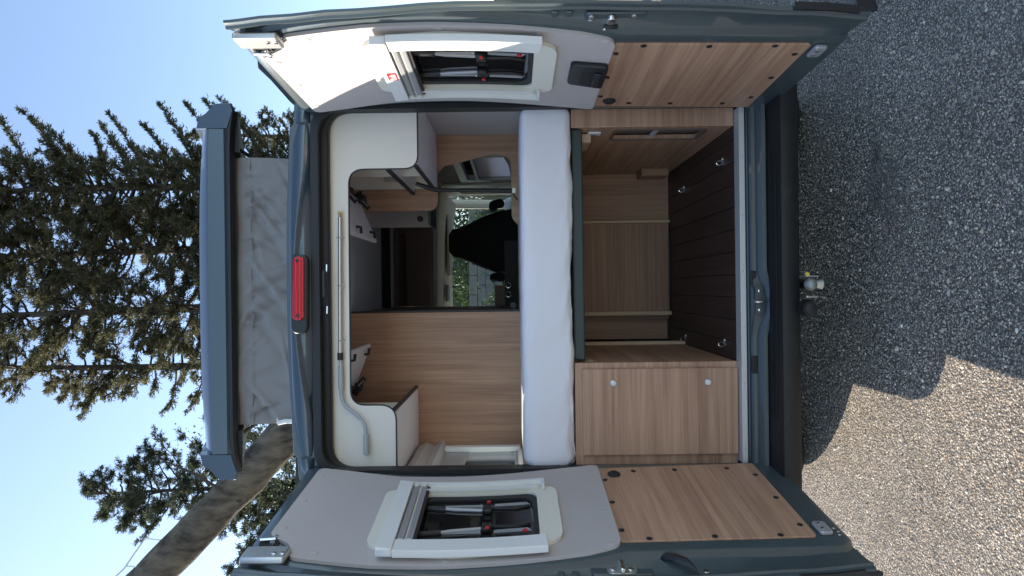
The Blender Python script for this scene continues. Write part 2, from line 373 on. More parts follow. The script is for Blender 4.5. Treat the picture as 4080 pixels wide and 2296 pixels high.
part('ball', bm, mat('worn_steel', (.30, .31, .30), .5, .6, vary=.2, vscale=30), th); part('neck', T([(0, -.265, .33), (0, -.268, .355)], [.02, .014], 14), m_zinc, th)
part('bracket', B(.028, .035, -.26, -.19, .335, .385), m_zinc, th, bevel=.002); part('bracket', B(-.052, -.044, -.26, -.19, .335, .385), m_silver, th, bevel=.002)
part('label_tab', B(.034, .046, -.255, -.245, .37, .385), m_yellow, th)
part('socket', Dk((-.095, -.20, .362), (0, -1, 0), .034, .045, 24), m_plastic, th); part('socket_cap', Dk((-.095, -.245, .362), (0, -1, 0), .022, .006, 20), m_rubber, th)
part('exhaust_pipe', T([(.66, .3, .36), (.63, .05, .358), (.58, -.06, .356), (.50, -.09, .355)], .018, 12), m_zinc)
# ---- wheels
def wheel(x, y):
    R = .34
    bm = bmesh.new(); sg = 1 if x > 0 else -1
    pr = [(.19, -.11), (.27, -.12), (.325, -.10), (.34, -.06), (.34, .06), (.325, .10), (.27, .12), (.19, .11)]
    rs = [[bm.verts.new((x+o_, y+q*math.cos(t), R+q*math.sin(t))) for q, o_ in pr] for t in [2*math.pi*j/32 for j in range(32)]]
    for a, b in zip(rs, rs[1:]+rs[:1]):
        for j in range(len(pr)): bm.faces.new((a[j], a[(j+1) % 8], b[(j+1) % 8], b[j]))
    wh = part('wheel', bm, m_tyre)
    part('rim', Dk((x-.05*sg, y, R), (sg, 0, 0), .195, .12, 24), m_zinc, wh)
for x in (-.885, .885):
    for y in (.75, 4.45): wheel(x, y)
# ---- cab outside
bm = bmesh.new()
side = [(3.3, .34), (5.35, .34), (5.55, .6), (5.5, .95), (4.85, 1.28), (3.3, 1.32)]
a = [bm.verts.new((-.99, y, z)) for y, z in side]; b = [bm.verts.new((.99, y, z)) for y, z in side]
bm.faces.new(a); bm.faces.new(b[::-1])
for j in range(6):
    if j != 4: bm.faces.new((a[j], a[(j+1) % 6], b[(j+1) % 6], b[j]))
part('cab_body', bm, m_paint)
bm = bmesh.new(); a = [[bm.verts.new((x, y, z)) for x in (-.86, -.4, 0, .4, .86)] for y, z in ((3.3, 2.5), (3.65, 2.44), (4.02, 2.22))]
for r0, r1 in zip(a, a[1:]):
    for j in range(4): bm.faces.new((r0[j], r0[j+1], r1[j+1], r1[j]))
part('cab_roof', bm, m_paint)
bm = bmesh.new(); bm.faces.new([bm.verts.new(q) for q in ((-.84, 4.03, 2.2), (.84, 4.03, 2.2), (.92, 4.84, 1.3), (-.92, 4.84, 1.3))])
part('windscreen', bm, m_glass, smooth=False)
for sx in (1, -1):
    part('door_pillar', T([(sx*.87, 4.03, 2.22), (sx*.95, 4.84, 1.28)], .05, 10), m_bezel)
    part('side_pillar', B(min(sx*.86, sx*.97), max(sx*.86, sx*.97), 3.22, 3.36, 1.3, 2.46), m_bezel)
    bm = bmesh.new(); bm.faces.new([bm.verts.new(q) for q in ((sx*.97, 3.36, 1.32), (sx*.97, 4.78, 1.32), (sx*.89, 4.06, 2.16), (sx*.89, 3.36, 2.4))])
    part('side_glass', bm, m_glass, smooth=False)
# ---- awning case on the right roof edge
prof = [(.90, 2.50), (1.06, 2.50), (1.135, 2.60), (1.135, 2.69), (1.10, 2.725), (1.055, 2.722), (1.0, 2.665), (.885, 2.565)]
prof = rpoly(prof, .02, 3)
part('awning_case', sweep(None, [[(x, y, z) for x, z in prof] for y in (.33, 3.1)]), m_plastic, bevel=.006)
part('awning_cap', sweep(None, [[(1.03+(x-1.03)*s, y, 2.6+(z-2.6)*s) for x, z in prof] for y, s in ((.285, .9), (.30, 1.02), (.329, 1.02))]), m_rubber)
part('awning_bracket', B(.87, 1.0, .5, .56, 2.44, 2.53), m_plastic)

# ---- raised roof
pr_ = part('pop_up_roof', sweep(None, [[(x, y, z) for y, z in ((.455, 2.945), (.447, 2.955), (.440, 3.035-.02*abs(x)**3), (.452, 3.052-.02*abs(x)**3), (.515, 3.112-.05*abs(x)**3), (2.6, 3.83-.05*abs(x)**3), (2.6, 3.70))] for x in [-.805+1.61*i/24 for i in range(25)]]), m_paint, angle=20)
pr_['label'] = 'lifted roof shell with grey canvas side'
for sx in (1, -1):
    pts = [(.806, 2.935), (.806, 3.095), (.862, 3.082), (.885, 3.045), (.935, 2.998), (.938, 2.918), (.90, 2.905)]
    pts = rpoly(pts, [0, 0, .012, .01, .015, .01, .01], 3)
    rr_ = []
    for y, s, dz in ((.448, .94, 0), (.462, 1, 0), (.9, 1, .155), (2.55, 1, .75)):
        rr_.append([(sx*(.86+(x-.86)*s), y, 3.0+(z-3.0)*s+dz) for x, z in pts])
    part('end_cap', sweep(None, rr_), m_paint, pr_, angle=30)
    part('side_liner', sweep(None, [[(sx*(x), y, z+dz) for x, z in ((.70, 2.935), (.895, 2.905), (.885, 2.89), (.70, 2.885))] for y, dz in ((.50, 0.012), (2.5, .73))]), m_rubber, pr_)
    part('lift_arm', T([(sx*.745, .56, 2.95), (sx*.70, .72, 2.90), (sx*.64, .95, 2.83)], .010, 8), m_plastic, pr_)
    part('arm_bracket', B(min(sx*.735, sx*.755), max(sx*.735, sx*.755), .54, .57, 2.92, 2.97), m_plastic, pr_, bevel=.004)
part('gasket', sweep(None, [[(x, y, z-(.02*max(0, abs(x)-.78)*8)) for y, z in ((.452, 2.944), (.452, 2.928), (.50, 2.922), (.52, 2.944))] for x in [-.90+1.8*i/20 for i in range(21)]]), m_rubber, pr_, angle=50)
# canvas with hanging folds, wrapped to the sides
rf = random.Random(12); FOLDS = []
for _ in range(46):
    x0 = rf.uniform(-.66, .66); z0 = rf.choice((2.85, 2.85, 2.90, 2.64, 2.60)); ln = rf.uniform(.08, .30); a_ = rf.gauss(0, .8)+(-1.57 if z0 > 2.7 else 1.2)
    FOLDS.append((x0, z0, math.cos(a_), math.sin(a_), ln, rf.uniform(.006, .018), rf.uniform(.004, .013)))
for _ in range(9):
    FOLDS.append((rf.uniform(-.6, .6), 2.87, rf.choice((-1, 1))*rf.uniform(.45, 1.1), -1, rf.uniform(.25, .42), rf.uniform(.018, .03), rf.uniform(.014, .022)))
FOLDS = [(a, b, c/math.hypot(c, d), d/math.hypot(c, d), e, f, g_) for a, b, c, d, e, f, g_ in FOLDS]
for i_ in range(40):
    FOLDS.append((-.66+1.32*i_/39+rf.uniform(-.01, .01), 2.868, rf.uniform(-.3, .3), -1, rf.uniform(.02, .06), .005, .005))
def folds(x, z):
    d = 0
    for x0, z0, cx, cz, ln, wd_, dp_ in FOLDS:
        u = (x-x0)*cx+(z-z0)*cz
        if u < -.02 or u > ln+.02: continue
        v = (z-z0)*cx-(x-x0)*cz+.15*u*u/ln
        if abs(v) > 4*wd_: continue
        q = min(1, max(0, (u+.02)/.04))*min(1, max(0, (ln+.02-u)/(ln*.7)))
        d += dp_*q*(math.exp(-(v/wd_)**2)-.6*math.exp(-((v-1.6*wd_)/wd_)**2))
    return d
bm = bmesh.new(); NX, NZ = 230, 70; g = []
for i in range(NX+1):
    u = i/NX; col = []
    for j in range(NZ+1):
        v = j/NZ; z = 2.50+(2.945-2.50)*v
        hw = .672+.02*(v-.5)
        if u < .12: q = u/.12; x = -hw; y = .52+1.3*(1-q)
        elif u > .88: q = (1-u)/.12; x = hw; y = .52+1.3*(1-q)
        else: x = -hw+2*hw*(u-.12)/.76; y = .52
        z += .36*(y-.52)*v
        P_ = Vector((x*3.2, z*2.0+x*1.5, 1.3))
        wv = noise.noise(P_)*.018+noise.noise(Vector((x*7+z*9, z*5-x*2, 4.)))*.008+folds(x, z)*.9
        wv -= .010*abs(noise.noise(Vector((x*2.2+z*4.5, z*1.2-x*.3, 7.7))))+.004*abs(noise.noise(Vector((x*5-z*7, z*2.0, 3.1))))
        seam = math.exp(-((z-2.845)/.010)**2)
        pk = noise.noise(Vector((x*30, 2.2, z*8)))*.006*math.exp(-((z-2.86)/.045)**2)
        hem = math.exp(-((v-1)/.12)**2)*.02
        y += wv-.006*seam+pk-.012*math.sin(v*math.pi)+hem
        y += .03*max(0, 1-abs((x*.5+(2.62-z)*1.1))*9)*(1-v)
        if u < .12 or u > .88: x += wv*1.0
        z += .012*(abs(x)/.67)**6*math.sin(v*3.1)
        col.append(bm.verts.new((x, y, z)))
    g.append(col)
for a, b in zip(g, g[1:]):
    for j in range(NZ): bm.faces.new((a[j], a[j+1], b[j+1], b[j]))
part('canvas', bm, m_canvas, pr_, angle=180)
part('seam', T([(-.665+1.33*i/30, .505+.004*math.sin(i*1.7), 2.845+.003*math.sin(i*.9)) for i in range(31)], .0022, 6), m_canvas, pr_)
part('vent_flap', T([(-.668, .53, 2.55), (-.66, .50, 2.60), (-.655, .495, 2.68), (-.665, .50, 2.72)], .012, 6), m_frame, pr_)

# ---- rear doors -------------------------------------------------
HP = {1: (Vector((.759, -.05, 0)), Vector((.044, -.604, 0)).normalized()), -1: (Vector((-.759, -.05, 0)), Vector((-.084, -.604, 0)).normalized())}
def bulge(z): return -.04*max(0, 1-((z-1.77)/.6)**2)
def door_map(sd, follow=True):
    h, u = HP[sd]; vv = Vector((u.y, -u.x, 0))*(1 if sd > 0 else -1)
    if sd > 0 and vv.x > 0: vv = -vv
    if sd < 0 and vv.x < 0: vv = -vv
    def f(c): return h+u*c.x+vv*(c.y+(bulge(c.z) if follow else 0))+Vector((0, 0, c.z))
    return f
def interp(z, tab):
    for (z0, a), (z1, b) in zip(tab, tab[1:]):
        if z <= z1: q = max(0, (z-z0)/(z1-z0)); q = q*q*(3-2*q); return a+(b-a)*q
    return tab[-1][1]
def edge_off(z): return interp(z, [(.40, -.012), (.62, -.030), (1.0, -.050), (1.35, -.058), (1.7, -.060), (2.05, -.040), (2.25, -.024), (2.42, -.008)])
CUTS = [1.2+.06*i for i in range(20)]
def rear_door(sd):
    mpf = door_map(sd); mp0 = door_map(sd, False)
    zs = [.422, .429, .442, .465, .52, .6, .7, .85, 1.0, 1.12, 1.17, 1.2, 1.3, 1.4, 1.5, 1.6, 1.7, 1.8, 1.9, 2.0, 2.1, 2.2, 2.3, 2.36, 2.39, 2.405, 2.412]
    rings = []
    for z in zs:
        a = bulge(z); e_ = edge_off(z)
        sT = interp(z, [(.4, .655), (.9, .665), (1.15, .675), (1.35, .70), (1.8, .735), (2.1, .725), (2.41, .70)])
        rec = 1 if .55 < z < 2.3 else .3
        cr = max(0, (.47-z)/.065)**2*.06+max(0, (z-2.37)/.045)**2*.02      # rounded top and bottom of the inner panel
        top = .02*(max(0, (z-2.39)/.02) if z > 2.39 else 0)+.02*(max(0, (.43-z)/.02) if z < .43 else 0)
        rings.append([Vector(q) for q in (
            (-.030, a-.070, z), (-.030, a-.012-top*.4, z), (-.022, a-top*.4, z), (sT-cr-.008, a-top*.4, z), (sT-cr, a-.004-top*.4, z),
            (sT+.006-cr, a-.014-.008*rec, z), (sT+.012-cr, a-.018-.010*rec, z), (.744, e_+.004-.006*rec, z), (.750, e_+.008, z), (.758, e_+.009, z), (.763, e_+.002, z), (.769, e_+.002, z), (.777, e_-.001, z),
            (.778, e_-.010, z), (.73, e_-.022, z), (.55, min(a, e_)-.075, z), (.2, min(a, e_)-.085, z), (-.030, min(a, e_)-.085, z))])
    d = obj('rear_door', sweep(None, rings), m_paint_in, van, angle=30, mp=mp0)
    d['label'] = 'right rear door with black handle and sunlit edge' if sd > 0 else 'left rear door in shade with striker plate'
    def dp(name, bm, m, follow=True, **kw): return obj(name, bm, m, d, mp=mpf if follow else mp0, **kw)
    # trim
    tr = rpoly([(-.002, 1.186), (-.004, 1.40), (.020, 1.72), (.028, 2.02), (.002, 2.22), (-.002, 2.352), (.565, 2.366), (.612, 2.285), (.690, 2.262), (.708, 2.0), (.708, 1.78), (.695, 1.52), (.680, 1.30), (.655, 1.186)],
               [.035, .3, .3, .3, .3, .035, .04, .03, .035, .3, .3, .3, .2, .05], 7)
    hole = rpoly([(.215, 1.445), (.61, 1.445), (.61, 1.90), (.215, 1.90)], .05, 6)
    tp = dp('trim_panel', plate(tr, [hole], .001, .014, CUTS), m_trim, bevel=.006, seg=3)
    for (s, z) in ((.075, 2.325), (.30, 2.33), (.515, 2.335), (.655, 2.19), (.682, 1.76), (.662, 1.435), (.645, 1.22), (.415, 1.22), (.215, 1.22), (.04, 2.07)):
        if sd > 0 and z < 1.25 and s < .5: continue
        dp('trim_button', Dk((s, .014, z), (0, 1, 0), .013, .002, 16, dome=.001), m_trim)
    bz = rpoly([(.20, 1.372), (.60, 1.372), (.655, 1.55), (.672, 1.75), (.655, 1.94), (.60, 2.034), (.20, 2.034), (.165, 1.9), (.165, 1.5)], [.06, .07, .2, .2, .1, .05, .05, .1, .1], 6)
    dp('window_bezel', plate(bz, [rpoly([(.225, 1.45), (.60, 1.45), (.60, 1.89), (.225, 1.89)], .05, 6)], .0145, .030, CUTS), m_bezel, bevel=.010, seg=3)
    # pane with its rubber
    dp('window_pane', plate(rpoly([(.19, 1.41), (.64, 1.41), (.64, 1.95), (.19, 1.95)], .05), [], .0015, .006, CUTS), m_tint)
    dp('window_rubber', plate(rpoly([(.218, 1.437), (.612, 1.437), (.612, 1.905), (.218, 1.905)], .055), [rpoly([(.250, 1.468), (.59, 1.468), (.59, 1.88), (.250, 1.88)], .07)], .0065, .020, CUTS), m_rubber, bevel=.006)
    # blind frame: cassette, two guide rails, feet
    fr = dp('window_frame', plate([(.175, 1.932), (.690, 1.932), (.690, 1.986), (.165, 1.986)], [], .0305, .062, CUTS), m_frame, bevel=.008, seg=3)
    dp('side_rail', plate([(.612, 1.432), (.686, 1.428), (.690, 1.9315), (.618, 1.9315)], [], .0305, .056, CUTS), m_frame, bevel=.005)
    dp('side_rail', plate([(.168, 1.428), (.182, 1.428), (.182, 1.9315), (.170, 1.9315)], [], .0305, .056, CUTS), m_frame, bevel=.004)
    dp('side_rail', plate([(.1825, 1.44), (.222, 1.44), (.222, 1.9315), (.1825, 1.9315)], [], .0305, .040, CUTS), m_bezel, bevel=.003)
    dp('side_rail', plate([(.206, 1.45), (.222, 1.45), (.222, 1.9315), (.210, 1.9315)], [], .0405, .046, CUTS), m_frame, bevel=.002)
    dp('frame_foot', B(.166, .226, .031, .057, 1.418, 1.4275), m_frame, bevel=.003)
    for z in (1.917, 1.887):
        dp('blind_rail', plate([(.183, z-.011), (.612, z-.011), (.612, z+.011), (.183, z+.011)], [], .038, .054), m_rail, bevel=.005, seg=3)
        dp('rail_end', Dk((.196, .054, z), (0, 1, 0), .010, .004, 12), m_bezel)
    dp('blind_pleat', plate([(.183, 1.899), (.612, 1.899), (.612, 1.905), (.183, 1.905)], [], .036, .044), m_bezel)
    dp('blind_pleat', plate([(.19, 1.866), (.612, 1.866), (.612, 1.8755), (.19, 1.8755)], [], .034, .046), m_edge)
    # window stays and latches behind the blind
    for s0, s1 in ((.30, .33), (.50, .47)):
        dp('stay_arm', T([(s0, .010, 1.84), (s0+(s1-s0)*.6, .012, 1.76), (s1, .012, 1.655)], [.005, .007, .007], 10), m_rail)
        dp('stay_arm', T([(s0, .009, 1.88), (s0+(s1-s0)*.4, .010, 1.795)], .011, 10), m_plastic)
        dp('stay_bar', plate([(s0-.022, 1.655), (s0-.006, 1.655), (s0-.006, 1.80), (s0-.022, 1.80)], [], .0065, .009), m_rail)
        dp('stay_bar', plate([(s0-.030, 1.49), (s0-.008, 1.475), (s0-.006, 1.61), (s0-.026, 1.61)], [], .0065, .009), m_rail)
        dp('stay_hinge', B(s1-.025, s1+.025, .007, .026, 1.618, 1.652), m_plastic, bevel=.006)
        dp('stay_bar', T([(s1-.02, .010, 1.618), (s1-.01, .010, 1.53), (s1-.025, .010, 1.48)], .006, 8), m_plastic)
        dp('red_button', Dk((s0-.005, .026, 1.632), (0, 1, 0), .008, .006, 12), m_red)
        for z in (1.66, 1.605): dp('screw', Dk((s0-.015, .0095, z), (0, 1, 0), .005, .003, 10), m_silver)
    dp('corner_latch', B(.545, .59, .007, .034, 1.475, 1.515), m_plastic, bevel=.006)
    dp('red_button', Dk((.535, .030, 1.50), (0, 1, 0), .009, .006, 12), m_red)
    # lower wooden board
    wd = rpoly([(-.004, .530), (.612, .530), (.628, 1.1855), (.030, 1.1855)], [.006, .02, .006, .006])
    dp('lower_panel', plate(wd, [], .001, .008), m_woodY, bevel=.0015)
    for (s, z) in ((.628, 1.09), (.618, .87), (.615, .65), (.556, 1.173), (.535, .557), (.325, .558), (.118, .56), (.345, 1.173), (.148, 1.173), (.066, 1.045), (.058, .873), (.050, .655)):
        if s > .6: s -= .012
        dp('screw_cap', Dk((s, .008, z), (0, 1, 0), .010, .003, 14, dome=.001), m_plastic)
    dp('rubber_buffer', Dk((.098, .008, 1.13), (0, 1, 0), .026, .007, 24, dome=.006), m_rubber)
    # hinge straps, catches
    pl = dp('catch_plate', B(.655, .735, -.002, .022, 2.262, 2.405), m_zinc, False, bevel=.008, seg=3)
    for z in (2.275, 2.302): dp('screw', Dk((.706, .022, z), (0, 1, 0), .009, .003, 12), m_silver, False)
    dp('catch_hole', plate(rpoly([(.585, 2.325), (.625, 2.32), (.620, 2.385), (.580, 2.39)], .012), [], .0, .0025), m_dark, False)
    for s, z in ((.592, 2.375), (.612, 2.34), (.575, 2.338)): dp('catch_pin', Dk((s, .0025, z), (0, 1, 0), .008, .012, 12), m_silver, False)
    dp('catch_rod', T([(.595, .012, 2.335), (.60, .012, 2.385)], .005, 8), m_silver, False)
    lo = plate(rpoly([(.52, .470), (.60, .470), (.60, .515), (.52, .515)], .014), [], .001, .016)
    dp('lower_catch', lo, m_rail, bevel=.005)
    for s in (.542, .575): dp('screw', Dk((s, .016, .497), (0, 1, 0), .007, .002, 12), m_silver)
    # black sill corner of the outer skin
    dp('corner_guard', sweep(None, [[(s, n_, z) for s, n_ in ((.62, -.09), (.62, -.035), (.74, -.035), (.779, -.020), (.784, -.03), (.77, -.07))] for z in (.402, .412, .440, .468)]), m_plastic, False, bevel=.004)
    dp('outer_strip', sweep(None, [[(s, edge_off(z)+n_, z) for s, n_ in ((.773, -.02), (.778, .004), (.788, .004), (.788, -.02))] for z in (.46, .55, .66)]), m_plastic, False)
    # creases pressed into the edge return
    for z in (1.39, 1.345):
        dp('pressed_rib', plate(rect(.710, .744, z-.012, z+.012, .008), [], edge_off(z)+.004, edge_off(z)+.012), m_paint_in, False, bevel=.004)
    dp('edge_plate', plate(rpoly([(.695, 1.10), (.745, 1.10), (.745, 1.29), (.695, 1.30)], .01), [], -.05, edge_off(1.2)+.014), m_paint_in, False, bevel=.004)
    eo = edge_off(1.2)+.014
    if sd > 0:
        h = dp('door_handle', plate(rpoly([(.285, 1.186), (.485, 1.186), (.478, 1.318), (.30, 1.318)], .018), [], .0145, .034), m_plastic, bevel=.006, seg=3)
        dp('handle_grip', B(.315, .44, .034, .043, 1.205, 1.232), m_rubber, bevel=.006)
        dp('handle_recess', B(.33, .43, .034, .036, 1.24, 1.275), m_dark, bevel=.004)
        lt = dp('latch', plate(rpoly([(.692, 1.195), (.738, 1.199), (.738, 1.224), (.692, 1.224)], .012), [], eo, eo+.016), m_silver, False, bevel=.003)
        dp('latch_base', B(.660, .692, eo-.004, eo+.022, 1.185, 1.232), m_plastic, False, bevel=.005)
        dp('latch_stud', Dk((.682, eo+.022, 1.228), (0, 1, 0), .007, .006), m_silver, False)
        for s, z in ((.728, 1.275), (.703, 1.275), (.730, 1.14)): dp('bolt', Dk((s, eo, z), (0, 1, 0), .009, .006, 14), m_zinc, False)
        lb = dp('warning_label', plate([(.39, 1.937), (.455, 1.937), (.455, 1.972), (.39, 1.972)], [], .0625, .0632), m_red)
        for i in range(4): dp('label_line', plate([(.40+.012*i, 1.942), (.406+.012*i, 1.942), (.406+.012*i, 1.966-.006*(i % 2)), (.40+.012*i, 1.966-.006*(i % 2))], [], .0633, .0637), m_frame)
    else:
        dp('striker_plate', plate(rpoly([(.698, 1.150), (.745, 1.150), (.745, 1.245), (.698, 1.245)], .026, 8), [], eo, eo+.004), m_zinc, False, bevel=.001)
        dp('striker_bar', B(.692, .750, eo+.004, eo+.022, 1.190, 1.206), m_silver, False, bevel=.004)
        for z in (1.17, 1.226): dp('screw', Dk((.722, eo+.004, z), (0, 1, 0), .011, .004, 14), m_silver, False)
        dp('pull_loop', sweep(None, [[(s+ds, edge_off(z)+.012+h_+dn, z+dz) for ds, dn, dz in ((-.014, 0, 0), (-.008, .010, .006), (.010, .010, .006), (.016, 0, 0))] for s, z, h_ in ((.672, 1.062, .004), (.690, 1.045, .022), (.708, 1.015, .030), (.728, .985, .026), (.742, .968, .012), (.748, .960, .0))]), m_plastic, False, angle=60)
        dp('bolt', Dk((.735, edge_off(.935)+.004, .935), (0, 1, 0), .010, .007, 14), m_silver, False)
        for s, z in ((.545, .447), (.568, .442), (.590, .448)): dp('screw', Dk((s, 0, z), (0, 1, 0), .006, .003, 10), m_silver)
    # outer hinges on the body corner
    for z in (.75, 1.45, 2.15): dp('door_hinge', B(-.05, -.025, -.10, -.03, z-.05, z+.05), m_paint, False, bevel=.006)
rear_door(1); rear_door(-1)

# ---- inside: liners
part('interior_wall', plate([(.12, .5), (3.2, .5), (3.2, 2.45), (.12, 2.45)], [rect(1.45, 2.36, 1.5, 1.87, .05)], .865, .885), m_wall, mp=lambda c: Vector((c.y, c.x, c.z)))
m_curtain = leaf_material('curtain_cloth', (.62, .60, .66), (.66, .64, .68), .55) if False else mat('curtain_cloth', (.75, .72, .78), .8)
_n = m_curtain.node_tree.nodes; _l = m_curtain.node_tree.links
_t = _n.new('ShaderNodeBsdfTranslucent'); _t.inputs[0].default_value = (.8, .78, .84, 1); _m = _n.new('ShaderNodeMixShader'); _m.inputs[0].default_value = .6
_l.new(_n['Principled BSDF'].outputs[0], _m.inputs[1]); _l.new(_t.outputs[0], _m.inputs[2]); _l.new(_m.outputs[0], _n['Material Output'].inputs[0])
wl = plate([(.12, .5), (3.2, .5), (3.2, 2.45), (.12, 2.45)], [rect(.26, .67, 1.52, 1.79, .03)], -.91, -.89)
part('interior_wall', wl, m_wall, mp=lambda c: Vector((c.y, c.x, c.z)))
bm = bmesh.new(); box(bm, -.9, .9, .12, 1.75, 2.432, 2.45); part('ceiling', bm, m_ceiling)
bm = bmesh.new(); box(bm, -.9, .9, 2.2, 3.3, 2.432, 2.45); part('ceiling', bm, m_ceiling)
part('underfloor', B(-.9, .9, .07, 3.3, .47, .533), m_dark)
part('pillar_lining', B(.80, .90, .079, .12, .5, 2.4), m_rubber); part('pillar_lining', B(-.90, -.80, .079, .12, .5, 2.4), m_rubber)

# end board of the overhead lockers (one cream board with three lobes)
ep = rpoly([(-.80, 2.056), (-.802, 2.15), (-.785, 2.338), (.785, 2.334), (.815, 2.15), (.818, 1.946), (.534, 1.946), (.533, 2.252), (-.510, 2.255), (-.511, 2.055)],
           [.005, .1, .09, .09, .1, .005, .06, .07, .07, .07], 10)
part('locker_end_board', plate(ep, [], .080, .098), m_cream, bevel=.002)
inner = rpoly([(.80, 1.946), (.534, 1.946), (.533, 2.252), (-.510, 2.255), (-.511, 2.055), (-.80, 2.055)], [0, .06, .07, .07, .07, 0], 10)
part('edge_band', T([(x, .084, z-.0015) for x, z in inner], .0042, 6), m_edge)

def locker(sd):
    X = lambda a, b: (min(sd*a, sd*b), max(sd*a, sd*b))
    bz = 1.948 if sd > 0 else 2.062; xi = .553 if sd > 0 else .545
    lk = part('overhead_locker', B(*X(xi+.002, .863), .0985, .885, bz, bz+.014), m_lilac)
    part('shelf_edge', B(*X(xi-.012, xi+.0015), .0985, .885, bz-.001, bz+.017), m_edge, lk, bevel=.003)
    part('back_panel', B(*X(.835, .85), .0985, .885, bz+.0145, 2.43), m_cream, lk)
    part('divider', B(*X(.56, .834), .44, .455, bz+.0145, 2.43), m_cream, lk)
    part('end_panel', B(*X(.56, .834), .872, .885, bz+.0145, 2.43), m_cream, lk)
    if sd > 0:
        part('middle_shelf', B(.54, .834, .0985, .871, 2.072, 2.086), m_lilac, lk)
        part('middle_shelf_edge', B(.526, .5395, .0985, .886, 2.070, 2.090), m_edge, lk, bevel=.003)
        part('handle_slot', B(.60, .70, .8685, .8715, 2.15, 2.24), m_wall, lk)
    # two lifted flaps
    for y0, y1 in ((.12, .475), (.48, .76)):
        hx, hz, tx, tz = (.478, 2.352, .258, 2.262) if sd > 0 else (.515, 2.385, .295, 2.30)
        bm = bmesh.new(); a = Vector((sd*hx, 0, hz)); b = Vector((sd*tx, 0, tz)); d = (b-a).normalized(); nn = Vector((-d.z, 0, d.x))*.016
        if nn.z < 0: nn = -nn
        q = [a, b, b+nn, a+nn]
        r0 = [bm.verts.new(p_+Vector((0, y0, 0))) for p_ in q]; r1 = [bm.verts.new(p_+Vector((0, y1, 0))) for p_ in q]
        bm.faces.new(r0); bm.faces.new(r1[::-1])
        for j in range(4): bm.faces.new((r0[j], r0[(j+1) % 4], r1[(j+1) % 4], r1[j]))
        part('flap_door', bm, m_lilac, lk, bevel=.002)
        c_ = a+(b-a)*.82-nn*.6; ym = y0+.6*(y1-y0)
        part('flap_latch', T([c_+Vector((0, ym-.02, 0)), c_+Vector((0, ym+.01, -.012)), c_+Vector((sd*-.03, ym+.015, -.014))], .007, 6), m_plastic, lk)
        for yy in (y1-.05,):
            part('flap_hinge', T([(sd*(hx+.035), yy, hz+.01), (sd*(hx+.01), yy, hz-.03), (sd*(hx-.02), yy+.005, hz-.035), (sd*(hx-.045), yy+.01, hz-.055)], [.014, .018, .014, .013], 8), m_edge, lk)
            part('hinge_arm', T([(sd*(hx-.005), yy-.03, hz-.03), (sd*(hx-.035), yy-.03, hz-.06)], .004, 6), m_silver, lk)
            part('hinge_plate', B(*X(hx-.02, hx+.05), yy-.012, yy+.012, hz-.022, hz-.004), m_edge, lk, bevel=.004)
locker(1); locker(-1)

# partitions behind the bed
pR = rpoly([(.864, 1.2), (.864, 2.43), (.440, 2.43), (.440, 1.945), (.655, 1.945), (.692, 1.905), (.756, 1.62), (.735, 1.534), (.395, 1.532), (.335, 1.48), (.335, 1.2)],
           [0, 0, 0, .06, .03, .05, .1, .08, .06, .05, 0], 8)
part('wooden_partition', plate(pR, [], .90, .918), m_woodZ, bevel=.002)
part('partition_lining', plate(rpoly([(.86, 1.2), (.86, 2.43), (.46, 2.43), (.46, 2.01), (.70, 1.97), (.80, 1.6), (.70, 1.545), (.45, 1.50), (.40, 1.2)], [0, 0, 0, .06, .06, .06, .05, .05, 0]), [], .919, .985), m_brown)
part('washroom_wall', B(-.888, -.130, .850, .868, 1.27, 2.432), m_woodZ, bevel=.002)
part('washroom_edge', B(-.129, -.119, .849, .869, 1.27, 2.432), m_edge)
part('washroom_side', B(-.150, -.131, .869, 2.1, 1.27, 2.432), m_brown)
# locker above the cab passage, front cabinet with knob
fc = part('front_cabinet', plate([(.385, 2.015), (.864, 2.015), (.864, 2.431), (.385, 2.431)], [], 1.30, 1.32), m_wall)
part('cabinet_bottom', B(.37, .864, 1.0, 1.299, 2.0, 2.014), m_edge, fc); part('knob', Dk((.435, 1.30, 2.10), (0, -1, 0), .018, .02, 14), m_plastic, fc)
oh = part('overcab_shelf', plate([(-.13, 2.16), (.50, 2.16), (.50, 2.44), (-.13, 2.44)], [rect(-.12, .42, 2.335, 2.40, .02)], 2.24, 2.262), m_brown)
part('shelf_recess', B(-.13, .50, 2.50, 2.52, 2.2, 2.44), m_brown, oh); part('lower_lip', B(-.13, .50, 2.262, 2.50, 2.16, 2.18), m_brown, oh)
# cab headliner with visor and light
hl = part('headliner', sweep(None, [[(x, y, z) for x in () for y in () for z in ()] or [(x, y, z-.05*(abs(x)/.86)**4) for x in [-.86+1.72*i/16 for i in range(17)]]+[(x, y, z+.03) for x in [.86-1.72*i/16 for i in range(17)]] for y, z in ((2.53, 2.17), (2.56, 2.145), (2.8, 2.16), (3.4, 2.165), (3.95, 2.15), (4.0, 2.14))]), mat('headliner_cream', (.88, .85, .72), .8), angle=50)
part('sun_visor', B(.12, .70, 3.45, 3.80, 2.118, 2.140), m_bezel, hl, bevel=.01); part('visor_label', B(.33, .42, 3.5, 3.6, 2.114, 2.1175), m_yellow, hl)
part('roof_lamp', B(-.12, .04, 3.3, 3.55, 2.128, 2.145), m_rail, hl, bevel=.01)
part('cab_side_trim', plate([(2.6, 1.3), (3.2, 1.3), (3.2, 2.2), (2.6, 2.2)], [rect(2.75, 3.1, 1.42, 1.98, .08)], .84, .86), m_bezel, mp=lambda c: Vector((c.y, c.x, c.z)))
part('dashboard', B(-.9, .9, 3.75, 4.5, .9, 1.60), mat('dash_bounce_grey', (.34, .34, .33), .6), bevel=.05)  # unseen top made paler than a real dash, to bounce light onto the headliner
part('side_counter', B(-.13, .02, 2.0, 2.3, .6, 1.66), m_brown, bevel=.004)
